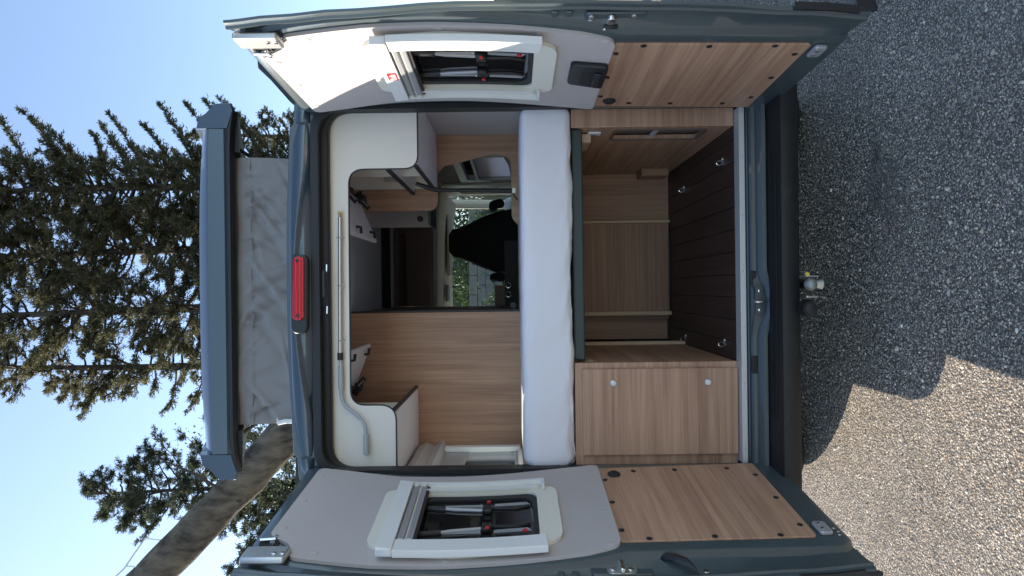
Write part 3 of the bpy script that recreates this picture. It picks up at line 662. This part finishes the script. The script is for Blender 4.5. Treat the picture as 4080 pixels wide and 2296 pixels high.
part('counter_knob', Dk((-.10, .95, 1.53), (0, -1, 0), .02, .03, 14), m_plastic)
for x in (.018, -.045):
    bm = bmesh.new(); tube(bm, [(x+.017*math.cos(t), 1.75, 1.56+.017*math.sin(t)) for t in [2*math.pi*j/16 for j in range(17)]], .003, 6); part('hook_ring', bm, m_silver)
part('kitchen_block', B(-.13, .33, 1.8, 2.05, .56, 1.585), m_dark)
# passenger seat: one upholstered back with integral head rest and arm rests
bm = bmesh.new(); rings = []
for z, hw, dy, th_ in ((1.15, .27, 0, .10), (1.3, .285, 0, .12), (1.5, .285, .01, .12), (1.66, .255, .03, .11), (1.78, .215, .04, .10), (1.9, .155, .05, .09), (1.97, .128, .055, .085), (2.03, .115, .06, .08), (2.06, .075, .06, .05)):
    rings.append([(.385+hw*math.copysign(abs(math.cos(t))**.6, math.cos(t)), 2.75+dy+th_*math.copysign(abs(math.sin(t))**.7, math.sin(t)), z) for t in [2*math.pi*j/24 for j in range(24)]])
seat = part('passenger_seat', sweep(None, rings), m_seat, angle=80)
part('seat_cushion', B(.1, .67, 2.75, 3.3, 1.0, 1.16), m_seat, seat, bevel=.05)
for x in (.09, .69): part('arm_rest', T([(x, 2.6, 1.62), (x, 2.7, 1.68), (x, 2.95, 1.69)], .038, 10), m_seat, seat)
part('seat_pedestal', B(.2, .58, 2.8, 3.2, .55, 1.0), m_plastic, seat)
# side windows
sw = part('side_window', plate([(.14, 1.49), (.72, 1.49), (.72, 1.93), (.14, 1.93)], [rect(.26, .665, 1.53, 1.785, .04)], -.889, -.862), m_rail, bevel=.004, mp=lambda c: Vector((c.y, c.x, c.z)))
part('blind_cassette', sweep(None, [[(-.889, y, 2.05), (-.845, y, 2.045), (-.825, y, 2.0), (-.845, y, 1.965), (-.835, y, 1.945), (-.812, y, 1.915), (-.84, y, 1.90), (-.889, y, 1.90)] for y in (.125, .74)]), m_trim, sw, angle=30)
part('pane', B(-.905, -.902, .2, .70, 1.5, 1.90), m_glass, sw)
part('window_lip', B(-.862, -.835, .66, .71, 1.50, 1.90), m_frame, sw, bevel=.004)
part('window_lip', B(-.862, -.845, .14, .65, 1.49, 1.515), m_frame, sw, bevel=.004)
s2 = part('side_window', plate([(1.35, 1.42), (2.45, 1.42), (2.45, 1.93), (1.35, 1.93)], [rect(1.45, 2.36, 1.5, 1.87, .06)], .84, .864), m_rail, bevel=.004, mp=lambda c: Vector((c.y, c.x, c.z)))
part('blind_sheet', sweep(None, [[(.868+.006*math.sin(i*1.1), 1.44+.93*i/60, 1.49), (.868+.006*math.sin(i*1.1), 1.44+.93*i/60, 1.80), (.870+.006*math.sin(i*1.1), 1.44+.93*i/60, 1.80), (.870+.006*math.sin(i*1.1), 1.44+.93*i/60, 1.49)] for i in range(61)]), m_curtain, s2); part('blind_rail', B(.835, .85, 1.44, 2.37, 1.78, 1.80), m_rail, s2)
# black hose and strap hanging from the locker edge
part('hanging_strap', T([(.54, .55, 2.02), (.525, .56, 1.975), (.513, .57, 1.935), (.508, .575, 1.90), (.506, .58, 1.75), (.503, .59, 1.53)], [.010, .012, .011, .009, .010, .012], 8), m_plastic)
part('strap_buckle', B(.488, .518, .58, .605, 1.508, 1.53), m_zinc, bevel=.003)
part('strap_end', T([(.50, .60, 1.53), (.478, .60, 1.517), (.455, .60, 1.500)], .004, 6), m_plastic)

# ---- bed base, storage and garage
bf = part('bed_base', plate(rpoly([(-.325, 1.214), (.70, 1.217), (.70, 1.264), (-.322, 1.262)], .014), [], .085, .15), m_bedframe, bevel=.008, seg=3)
part('slat_board', B(-.86, .86, .155, 1.4, 1.238, 1.262), m_woodXd, bf)
part('support_block', B(-.366, -.330, .12, .30, 1.175, 1.213), m_woodEdge, bf, bevel=.003); part('support_block', B(.655, .695, .16, .36, 1.17, 1.216), m_woodEdge, bf, bevel=.003)
ls = part('left_locker', B(-.790, -.331, .05, .068, .557, 1.264), m_woodX, bevel=.0015)
part('cabinet_side', B(-.349, -.332, .0685, 1.0, .557, 1.237), m_woodYd if False else m_woodY, ls)
part('cabinet_door', B(-.731, -.357, .031, .0495, .560, 1.235), m_woodX, ls, bevel=.002)
for z in (1.100, .690):
    part('knob_ring', Dk((-.419, .031, z), (0, -1, 0), .0155, .006, 24), m_silver, ls); part('knob', Dk((-.419, .025, z), (0, -1, 0), .0118, .004, 24, dome=.003), m_frame, ls)
part('strap_loop', T([(-.785, .045, 1.27), (-.77, .035, 1.275), (-.765, .03, 1.29), (-.785, .03, 1.295)], .003, 6), m_edge, ls)
rs_ = part('right_locker', B(.697, .795, .05, .068, .558, 1.268), m_woodX, bevel=.003)
rw = plate([(.0685, .557), (1.45, .557), (1.45, 1.237), (.0685, 1.237)], [rect(.11, .30, .66, 1.06, .03)], .70, .718)
part('garage_side', rw, m_woodY, rs_, mp=lambda c: Vector((c.y, c.x, c.z)))
part('recess_panel', B(.726, .735, .07, .36, .6, 1.1), m_brown, rs_); part('recess_rim', plate(rect(.10, .31, .65, 1.07, .035), [rect(.112, .298, .662, 1.058, .03)], .694, .6995), m_brown, rs_, mp=lambda c: Vector((c.y, c.x, c.z)))
part('recess_strap', B(.706, .712, .10, .31, .86, .885), m_wall, rs_)
sk = part('power_socket', B(.690, .6995, .135, .195, 1.125, 1.185), m_frame, rs_, bevel=.004); part('socket_insert', B(.687, .6895, .15, .18, 1.14, 1.17), m_rail, rs_)
part('step_block', B(.655, .699, 1.10, 1.25, .60, .76), m_woodZd, rs_, bevel=.002)
gf = part('garage_wall', B(.41, .699, 1.30, 1.318, .557, 1.237), m_woodZd)
part('corner_post', B(.392, .409, 1.27, 1.318, .557, 1.237), m_woodEdge, gf, bevel=.002)
part('centre_board', B(-.165, .391, 1.285, 1.30, .562, 1.237), m_woodXd, gf)
part('gap_shade_strip', B(-.06, .31, 1.275, 1.284, .551, .564), m_dark, gf)  # shade of the gap at the board's foot, drawn as a dark strip
part('edge_strip', B(-.178, -.152, 1.25, 1.284, .556, 1.19), m_woodEdge, gf, bevel=.002)
part('step_board', B(-.205, -.166, 1.33, 1.345, .556, 1.237), m_woodZd, gf); part('rear_board', B(-.331, -.206, 1.37, 1.385, .556, 1.237), m_woodZd, gf)
part('board_joint', B(-.331, -.206, 1.362, 1.3695, .80, .803), m_brown, gf) if False else None
part('shelf_edge', B(-.378, -.331, .96, .975, .562, 1.18), m_woodZd, ls) if False else part('edge_board', B(-.331, -.312, .93, .975, .556, 1.15), m_woodEdge, gf, bevel=.002)
fl = part('garage_floor', B(-.331, .70, .061, 1.40, .5335, .541), m_dark)
xs = [.70, .642, .543, .4435, .3445, .2455, .1465, .0475, -.0515, -.1505, -.2495, -.331]
for a, b in zip(xs, xs[1:]): part('plank', B(b+.0012, a-.0012, .061, 1.40, .5415, .5545), m_plank, fl, bevel=.0015)
for x, y in ((.565, .22), (.54, .92), (-.272, .22), (-.30, .92)):
    rg = part('lashing_ring', T([(x+.010*math.sin(t), y, .570+.015*math.cos(t)) for t in [2*math.pi*j/14 for j in range(15)]], .0028, 6), m_silver, fl)
    part('ring_base', Dk((x+.018, y, .5545), (0, 0, 1), .008, .007, 14), m_zinc, fl)
for x, y, z in ((.03, .0, 0),): pass

# ================================================================== mattress
bm = bmesh.new(); NX = 260; rings = []
for i in range(NX+1):
    x = -.792+1.594*i/NX; en = min(1, min(x+.792, .802-x)/.05); en = math.sqrt(max(0, 1-(1-en)**2)) if en < 1 else 1
    ring = []
    cz = 1.38; hz = .113; y0, y1 = .035, 1.40
    prof = []
    for j in range(26):
        t = -math.pi/2+math.pi*j/25
        ct = max(0., math.cos(t))**.45; st = math.copysign(abs(math.sin(t))**.42, math.sin(t))
        prof.append((y0+.085*(1-ct), cz+hz*st))
    for j, (y, z) in enumerate(prof):
        f = j/25
        wv = .007*noise.noise(Vector((x*4, f*3, 1)))+.004*noise.noise(Vector((x*9+f*6, f*8, 5)))
        low = max(0, 1-f*2.6)
        for cx_, cf, sx_, dp_ in ((.62, .10, .9, .010), (.55, .16, 1.1, .008), (.36, .06, -.7, .009), (.18, .05, .8, .008), (-.05, .04, -.9, .007), (-.62, .10, .7, .012), (-.70, .18, 1.2, .010), (-.74, .06, -.8, .010)):
            wv += dp_*math.exp(-(((x-cx_)-sx_*(f-cf)*.45)/.009)**2)*math.exp(-((f-cf)/.13)**2)
        wv += .012*low*max(0, noise.noise(Vector((x*14-f*22, f*5, 6))))**1.0
        wv += low*(.016*noise.noise(Vector((x*5-f*9, f*2, 8)))+.014*abs(noise.noise(Vector((x*11-f*14, f*3, 3)))))
        end = max(0, 1-abs(x+.75)/.12)*low
        wv += end*.014*noise.noise(Vector((x*26+f*10, f*22, 2)))
        dz = .018*noise.noise(Vector((x*3.3, 1.5, .2)))*low+.010*noise.noise(Vector((x*10, 4, .2)))*low+(.004*noise.noise(Vector((x*8, 2, f*2))) if f > .6 else 0)
        ring.append((x, y+wv+(1-en)*.03, cz+(z-cz)*(.55+.45*en)+dz))
    ring += [(x, .5, ring[-1][2]+.003*noise.noise(Vector((x*5, 1, 1)))), (x, y1, ring[-1][2]), (x, y1, ring[0][2]), (x, .5, ring[0][2])]
    rings.append(ring)
mt = obj('mattress', sweep(None, rings), m_sheet, None, angle=70)
tag(mt, 'thick mattress in a white fitted sheet lying across the back of the van', 'mattress')

# ================================================================== awning crank on the locker board
ck = thing('awning_crank', 'grey telescopic crank rod clipped along the cream board above the opening', 'crank', (0, .06, 2.28))
L0 = Vector((0, .06, 2.28))
def cp(name, pts, r, m, seg=12): return obj(name, T([Vector(q)-L0 for q in pts], r, seg), m, ck)
cp('rod', [(.318, .058, 2.284), (-.276, .058, 2.290)], .0085, m_silver)
cp('collar', [(-.274, .058, 2.290), (-.306, .058, 2.290)], .0125, m_plastic)
cp('inner_rod', [(-.306, .058, 2.290), (-.335, .058, 2.289)], .0075, m_zinc)
cp('sleeve', [(-.333, .058, 2.289), (-.432, .058, 2.289)], .0115, mat('grey_grip', (.42, .45, .45), .5))
bend = [(-.43, .058, 2.289), (-.455, .058, 2.288), (-.485, .057, 2.283), (-.505, .056, 2.272), (-.522, .054, 2.252), (-.545, .052, 2.222), (-.565, .050, 2.20), (-.585, .049, 2.187), (-.61, .048, 2.181), (-.64, .048, 2.180)]
cp('arm', bend, .0078, bpy.data.materials['grey_grip'])
cp('hand_grip', [(-.628, .048, 2.180), (-.632, .048, 2.180), (-.718, .048, 2.179), (-.722, .048, 2.179)], [.009, .0125, .0125, .006], bpy.data.materials['grey_grip'])
cp('hook_end', [(.317, .058, 2.284), (.340, .058, 2.284)], .006, m_brass); cp('hook_bar', [(.340, .058, 2.272), (.340, .058, 2.296)], .004, m_brass)
for x in (.23, -.22, .02): cp('holder', [(x, .070, 2.272), (x, .052, 2.274), (x, .047, 2.286), (x, .054, 2.298)], .003, m_rail, 6)

# ================================================================== vegetation and background
def leaf_material(name, a, b, trans=.25):
    m, n, l, p = node_mat(name)
    at2 = n.new('ShaderNodeAttribute'); at2.attribute_name = 'tone'
    rp = n.new('ShaderNodeMix'); rp.data_type = 'RGBA'; rp.inputs[6].default_value = (*a, 1); rp.inputs[7].default_value = (*b, 1)
    l.new(at2.outputs['Fac'], rp.inputs[0]); l.new(rp.outputs[2], p.inputs['Base Color']); p.inputs['Roughness'].default_value = .65
    tr = n.new('ShaderNodeBsdfTranslucent'); l.new(rp.outputs[2], tr.inputs[0]); mx = n.new('ShaderNodeMixShader'); mx.inputs[0].default_value = trans
    o = n['Material Output']; l.new(p.outputs[0], mx.inputs[1]); l.new(tr.outputs[0], mx.inputs[2]); l.new(mx.outputs[0], o.inputs[0])
    return m
m_cypress = leaf_material('cypress_foliage', (.060, .070, .040), (.19, .17, .09), .5)
m_pine = leaf_material('pine_needles', (.045, .06, .038), (.10, .115, .06), .35)
m_bush = leaf_material('bush_leaves', (.03, .06, .015), (.10, .14, .03), .35)
m_bark = mat('dark_bark', (.060, .048, .038), .9, bump=1, bscale=14, vary=.3, vscale=9)
m_bark2 = mat('pine_bark', (.085, .072, .054), .95, bump=1, bscale=9, vary=.75, vscale=4, bdist=.05)
def leaves(P, D, L, W_, rng, jitter=.5):
    """thin rhombic leaves: base point P, direction D, length, width"""
    N = len(P); D = D+rng.normal(0, jitter, (N, 3)); D /= np.linalg.norm(D, axis=1)[:, None]
    Q = rng.normal(0, 1, (N, 3)); Sd = np.cross(D, Q); Sd /= np.linalg.norm(Sd, axis=1)[:, None]+1e-9
    L = L*rng.uniform(.6, 1.3, N)[:, None]; Ww = W_*rng.uniform(.7, 1.3, N)[:, None]
    V = np.stack([P, P+D*L*.45+Sd*Ww, P+D*L, P+D*L*.45-Sd*Ww], 1).reshape(-1, 3)
    F = np.arange(4*N).reshape(N, 4); t = rng.uniform(0, 1, N)**1.6
    return V, F, np.repeat(np.stack([t, t, t], 1), 4, 0)
def conifer(x, y, z0, h, R, seed, label, group, lean=(0, 0), dens=1., zl=4.5, plumes=0):
    rng = np.random.default_rng(seed); base = np.array([0, 0, 0.])
    t = thing('conifer_tree', label, 'tree', (x, y, z0), group)
    tr = [(lean[0]*q+.12*math.sin(q*5+seed), lean[1]*q, h*q) for q in np.linspace(0, 1, 12)]
    obj('trunk', T(tr, [.16*(1-q)**.8+.02 for q in np.linspace(0, 1, 12)], 10), m_bark, t)
    Ps = []; Ds = []; bmb = bmesh.new()
    nl = int(175*dens)
    for i in range(nl+plumes):
        q = min(1., zl/h+(1-zl/h)*((i+rng.uniform())/nl)); az = rng.uniform(0, 2*math.pi)
        if i >= nl: q = (6.+11.5*(i-nl+rng.uniform(-.3, .3))/plumes)/h; az = rng.normal(0, .35)
        zz = h*q
        prof = (1-q)**.75*1.25 if q > .6 else .63+.1*math.sin(q*9)
        plume = i >= nl or rng.uniform() < .30; Lb = R*min(1, prof)*(rng.uniform(1.05, 1.5) if plume else rng.uniform(.45, .95))
        el = math.radians(rng.uniform(0, 30)); n_ = 9
        if i >= nl: Lb = R*rng.uniform(.60, 1.0); el = math.radians(rng.uniform(15, 40))
        c0 = np.array([lean[0]*q+.12*math.sin(q*5+seed), lean[1]*q, zz]); d = np.array([math.cos(az), math.sin(az), 0])
        ss = np.linspace(0, 1, n_); curve = c0+d*Lb*ss[:, None]+np.array([0, 0, 1.])*(Lb*(math.tan(el)*ss*.6+.32*ss**2.2-.10*ss))[:, None]
        curve += rng.normal(0, .03, curve.shape)*ss[:, None]
        tube(bmb, [tuple(c) for c in curve], [.030*(1-s)+.006 for s in ss], 5, False)
        nt = max(8, int(Lb*34))
        st = rng.uniform(.22, 1., nt)**.8
        pos = np.stack([np.interp(st, ss, curve[:, a]) for a in range(3)], 1)
        tang = np.stack([np.interp(st, ss, np.gradient(curve[:, a])) for a in range(3)], 1); tang /= np.linalg.norm(tang, axis=1)[:, None]
        side = np.cross(tang, [0, 0, 1]); sgn = rng.choice([-1, 1], nt)[:, None]
        td = tang*.9+side*sgn*rng.uniform(.3, 1.0, (nt, 1))+np.array([0, 0, 1])*rng.uniform(-.5, .45, (nt, 1)); td /= np.linalg.norm(td, axis=1)[:, None]
        tl = ((.15+.22*(1-st)) if plume else (.16+.40*(1-st)))*rng.uniform(.6, 1.25, nt)*min(1., Lb/1.3+.3)
        kk = 15
        for j in range(kk):
            f = (j+rng.uniform(0, 1, nt))/kk
            pp = pos+td*(tl*f)[:, None]; pp[:, 2] -= .08*f*f
            Ps.append(pp); Ds.append(td+np.array([0, 0, .1]))
        ft = np.repeat(curve[-1:], 6, 0); Ps.append(ft); Ds.append(np.repeat((curve[-1:]-curve[-2:-1])/np.linalg.norm(curve[-1]-curve[-2]), 6, 0))
    obj('limb', bmb, m_bark, t)['kind'] = 'stuff'
    V, F, cc = leaves(np.concatenate(Ps), np.concatenate(Ds), .105, .0125, rng, .55)
    o = np_mesh('crown', V, F, m_cypress, cc, t); o['kind'] = 'stuff'
GT = 'tall dark conifers behind the van'
conifer(2.7, 15.2, 0, 18.5, 2.3, 11, 'tall dark conifer with spiky upswept limbs nearest the awning side of the van', GT, dens=2.1, plumes=18)
conifer(1.05, 15.6, 0, 20, 2.4, 12, 'dense dark conifer directly above the middle of the raised roof', GT, dens=2.3)
conifer(-.45, 15.0, 0, 19.5, 2.3, 13, 'dark conifer with sky gaps just left of the middle of the raised roof', GT, dens=1.6)
conifer(-1.95, 15.8, 0, 18.5, 2.1, 14, 'thin conifer with ragged open limbs beside the leaning trunk', GT, dens=1.0)
conifer(5.0, 19.0, 0, 12.0, 1.5, 15, 'low bushy conifer peeping out beside the awning case', GT, dens=.7, zl=3)

def pine(x, y, h, seed, label, R=2.0, zl=6., dens=1., lean=0):
    rng = np.random.default_rng(seed); t = thing('pine_tree', label, 'tree', (x, y, 0))
    fx = lambda q: lean*q+.25*math.sin(q*3.0)
    obj('trunk', T([(fx(q), 0, h*q) for q in np.linspace(0, 1, 14)], [.17*(1-q)**.8+.02 for q in np.linspace(0, 1, 14)], 10), m_bark, t)
    Ps = []; Ds = []; bmb = bmesh.new()
    for i in range(int(150*dens)):
        q = zl/h+(1-zl/h)*((i+rng.uniform())/(150*dens)); az = rng.uniform(0, 2*math.pi); Lb = R*(min(1, 1.5*max(0, 1-q)**.7+.10))*rng.uniform(.4, 1.15)
        d = np.array([math.cos(az), math.sin(az), 0]); ss = np.linspace(0, 1, 8); c0 = np.array([fx(q), 0, h*q])
        curve = c0+d*Lb*ss[:, None]+np.array([0, 0, 1])*(Lb*(.5*ss**2+rng.uniform(-.25, .25)*ss))[:, None]+rng.normal(0, .05, (8, 3))*ss[:, None]
        tube(bmb, [tuple(c) for c in curve], [.035*(1-s)+.008 for s in ss], 5, False)
        for a in range(max(4, int(Lb*10))):
            s = rng.uniform(.35, 1)**.7; p0 = np.array([np.interp(s, ss, curve[:, b]) for b in range(3)])
            dr = rng.normal(0, 1, 3)*[1, 1, .5]+d*.6+np.array([0, 0, .5]); dr /= np.linalg.norm(dr); p1 = p0+dr*rng.uniform(.12, .45)
            tube(bmb, [tuple(p0), tuple(p1)], [.010, .005], 4, False)
            nn_ = 72; f = rng.uniform(.35, 1.05, nn_)[:, None]
            Ps.append(p0+(p1-p0)*f+rng.normal(0, .03, (nn_, 3))); Ds.append(dr*.8+rng.normal(0, .6, (nn_, 3)))
    obj('limb', bmb, m_bark, t)['kind'] = 'stuff'
    V, F, cc = leaves(np.concatenate(Ps), np.concatenate(Ds), .14, .0125, rng, .45)
    np_mesh('crown', V, F, m_pine, cc, t)['kind'] = 'stuff'
pine(-7.6, 22.5, 17.6, 21, 'slender pine with a straight thin trunk behind the leaning trunk', R=2.9, zl=5.5)
pine(-9.6, 26.0, 12.5, 22, 'small loose pine standing beyond the left rear door', R=2.2, zl=5, dens=.7)
pine(-4.6, 27.0, 13.5, 23, 'distant pine half hidden under the raised roof', R=2.2, zl=5, dens=.8)

def bark_material():
    m, n, l, p = node_mat('ridged_bark'); tc = n.new('ShaderNodeTexCoord'); mp = n.new('ShaderNodeMapping'); mp.inputs['Rotation'].default_value = (0, math.radians(45), 0); mp.inputs['Scale'].default_value = (9, 9, 2.4)
    a = n.new('ShaderNodeTexNoise'); a.inputs['Scale'].default_value = 1; a.inputs['Detail'].default_value = 7; a.inputs['Roughness'].default_value = .65
    c = n.new('ShaderNodeTexNoise'); c.inputs['Scale'].default_value = 1.7; c.inputs['Detail'].default_value = 3
    l.new(tc.outputs['Object'], mp.inputs[0]); l.new(mp.outputs[0], a.inputs['Vector']); l.new(tc.outputs['Object'], c.inputs['Vector'])
    ad = n.new('ShaderNodeMath'); ad.operation = 'MULTIPLY_ADD'; ad.inputs[1].default_value = .6; l.new(c.outputs[0], ad.inputs[0]); l.new(a.outputs[0], ad.inputs[2])
    r = n.new('ShaderNodeValToRGB'); e = r.color_ramp.elements; e[0].position = .62; e[0].color = (.030, .024, .018, 1); e[1].position = .98; e[1].color = (.17, .14, .10, 1)
    l.new(ad.outputs[0], r.inputs[0]); l.new(r.outputs[0], p.inputs['Base Color']); p.inputs['Roughness'].default_value = .95
    b = n.new('ShaderNodeBump'); b.inputs['Strength'].default_value = 1; b.inputs['Distance'].default_value = .06; l.new(a.outputs[0], b.inputs['Height']); l.new(b.outputs[0], p.inputs['Normal'])
    return m
# thick leaning trunk with rough bark
lt = thing('leaning_tree', 'thick bare trunk leaning steeply to the left behind the raised roof', 'tree', (-.3, 6.6, 0))
bm = bmesh.new(); pts = [(-.3, 6.6, 0), (-.45, 6.6, 1.6), (-.85, 6.6, 3.1), (-1.75, 6.6, 4.45), (-2.75, 6.6, 5.42), (-3.8, 6.6, 6.45), (-5.2, 6.6, 7.9), (-6.8, 6.7, 9.8)]
fine = []
for a, b in zip(pts, pts[1:]):
    for j in range(6): fine.append(tuple(Vector(a).lerp(Vector(b), j/6)))
sm_ = [fine[0]]+[tuple((Vector(fine[i-1])+Vector(fine[i])*2+Vector(fine[i+1]))/4) for i in range(1, len(fine)-1)]+[fine[-1]]
tube(bm, [tuple(Vector(q)-Vector((-.3, 6.6, 0))) for q in sm_], [.285-.035*i/len(sm_) for i in range(len(sm_))], 40)
for v in bm.verts:
    nv = noise.noise(v.co*1.6)*.05+noise.noise(Vector((v.co.x*4+v.co.z*4, v.co.y*9, (v.co.z-v.co.x)*9)))*.035+noise.noise(v.co*22)*.012
    v.co += Vector((noise.noise(v.co*3), noise.noise(v.co*3+Vector((9, 9, 9))), noise.noise(v.co*3+Vector((5, 1, 2)))))*.02+v.co.normalized()*nv
obj('trunk', bm, bark_material(), lt, angle=180)
bmb = bmesh.new()
for q0, q1 in (((-1.4, 6.35, 4.4), (-2.1, 6.0, 5.4)), ((-1.6, 6.4, 4.0), (-1.3, 6.1, 5.2)), ((-2.9, 6.4, 5.3), (-2.2, 6.2, 6.4))):
    a = Vector(q0)-Vector((-.3, 6.6, 0)); b = Vector(q1)-Vector((-.3, 6.6, 0))
    tube(bmb, [a, a.lerp(b, .5)+Vector((.08, 0, .05)), b], [.03, .018, .006], 6)
obj('branch', bmb, m_bark, lt)['kind'] = 'stuff'
bmr = T([(-3.42, 6.5, 6.68), (-3.84, 6.5, 6.98), (-5.1, 6.5, 8.35)], .011, 6)
for q in ((-3.42, 6.68), (-3.80, 6.95), (-4.5, 7.70)): tube(bmr, [(q[0], 6.5, q[1]), (q[0]-.06, 6.55, q[1]-.36)], .011, 6)
br = obj('steel_rail', bmr, m_zinc)
tag(br, 'thin steel rail on short stubs fixed along the upper side of the leaning trunk', 'rail')
# pale trunk further back
bt = thing('birch_tree', 'pale slim trunk showing under the leaning trunk', 'tree', (-4.1, 14.6, 0))
obj('trunk', T([(0, 0, 0), (.05, 0, 3), (-.05, 0, 6), (.0, 0, 8.6)], [.16, .14, .11, .03], 12), mat('pale_bark', (.42, .40, .36), .8, vary=.4, vscale=7), bt)
rg2 = np.random.default_rng(9); P0 = rg2.normal(0, 1, (4200, 3))*[.55, .55, .9]+[0, 0, 7.8]
V, F, cc = leaves(P0, rg2.normal(0, 1, (4200, 3)), .09, .022, rg2); np_mesh('crown', V, F, m_pine, cc, bt)['kind'] = 'stuff'

# grassy bank, dry hedge and wall ahead of the van, seen through the windscreen
gmat = mat('grass_bank', (.12, .13, .035), .9, bump=1, bscale=30, vary=.5, vscale=4)
bm = bmesh.new(); NXb = 80; g = []
for i in range(NXb+1):
    x = -60+120*i/NXb; row = []
    for j, y in enumerate((9.0, 10, 11, 12, 13, 14, 18, 40, 120)):
        z = (-.05, .35, .85, 1.35, 1.75, 1.9, 2.0, 2.0, 2.5)[j]
        row.append(bm.verts.new((x, y, z+(.12*noise.noise(Vector((x*.4, y*.5, 0))) if j else 0))))
    g.append(row)
for a, b in zip(g, g[1:]):
    for j in range(8): bm.faces.new((a[j], a[j+1], b[j+1], b[j]))
tag(obj('grass_bank', bm, gmat, angle=180), kind='structure')
m_stone = mat('grey_block', (.17, .165, .15), .9, bump=.8, bscale=40, vary=.3, vscale=5, bdist=.01)
gw = thing('garden_wall', 'grey block wall on the bank seen through the windscreen', 'wall', (.3, 13.2, 1.75))
rw_ = random.Random(4)
for r in range(4):
    for c_ in range(7):
        x0 = -1.6+.46*c_+(.23 if r % 2 else 0)
        obj('block', B(x0+.008, x0+.452, -.1+rw_.uniform(-.01, .01), .1, r*.2+.004, r*.2+.196), m_stone, gw, bevel=.008)
def bush(x, y, z, R, N, seed, label):
    rg = np.random.default_rng(seed); t = thing('hedge_bush', label, 'bush', (x, y, z), None)
    c = rg.normal(0, 1, (46, 3)); c /= np.linalg.norm(c, axis=1)[:, None]; c *= (rg.uniform(.2, 1, (46, 1))**.5)*R; c[:, 2] = np.abs(c[:, 2])*.95+.1
    P = c[rg.integers(0, 46, N)]+rg.normal(0, .16*R, (N, 3))
    V, F, cc = leaves(P, rg.normal(0, 1, (N, 3))+[0, 0, .3], .12, .03, rg); np_mesh('foliage', V, F, m_bush, cc, t)['kind'] = 'stuff'
    bmb = bmesh.new()
    for q in c[:24]: tube(bmb, [(0, 0, -.2), tuple(q*.5), tuple(q)], [.03, .018, .006], 5, False)
    obj('stem', bmb, m_bark, t)['kind'] = 'stuff'
bush(1.5, 12.0, 1.3, .8, 5200, 31, 'dark green bush behind the passenger seat in the windscreen')
bush(-.75, 11.6, 1.15, .75, 4200, 32, 'sunlit bush at the left end of the windscreen view')
bush(.2, 14.6, 1.9, 1.3, 7000, 33, 'leafy bush rising behind the grey block wall')
bush(2.6, 18.0, 2.0, 2.6, 9000, 35, 'large dark bush farthest back in the windscreen view')
bush(-.9, 18.5, 2.0, 2.3, 8000, 36, 'dark bush behind the left end of the block wall')
bush(11.5, 15.0, 1.9, 2.4, 9000, 34, 'broad bush beyond the right rear door edge')
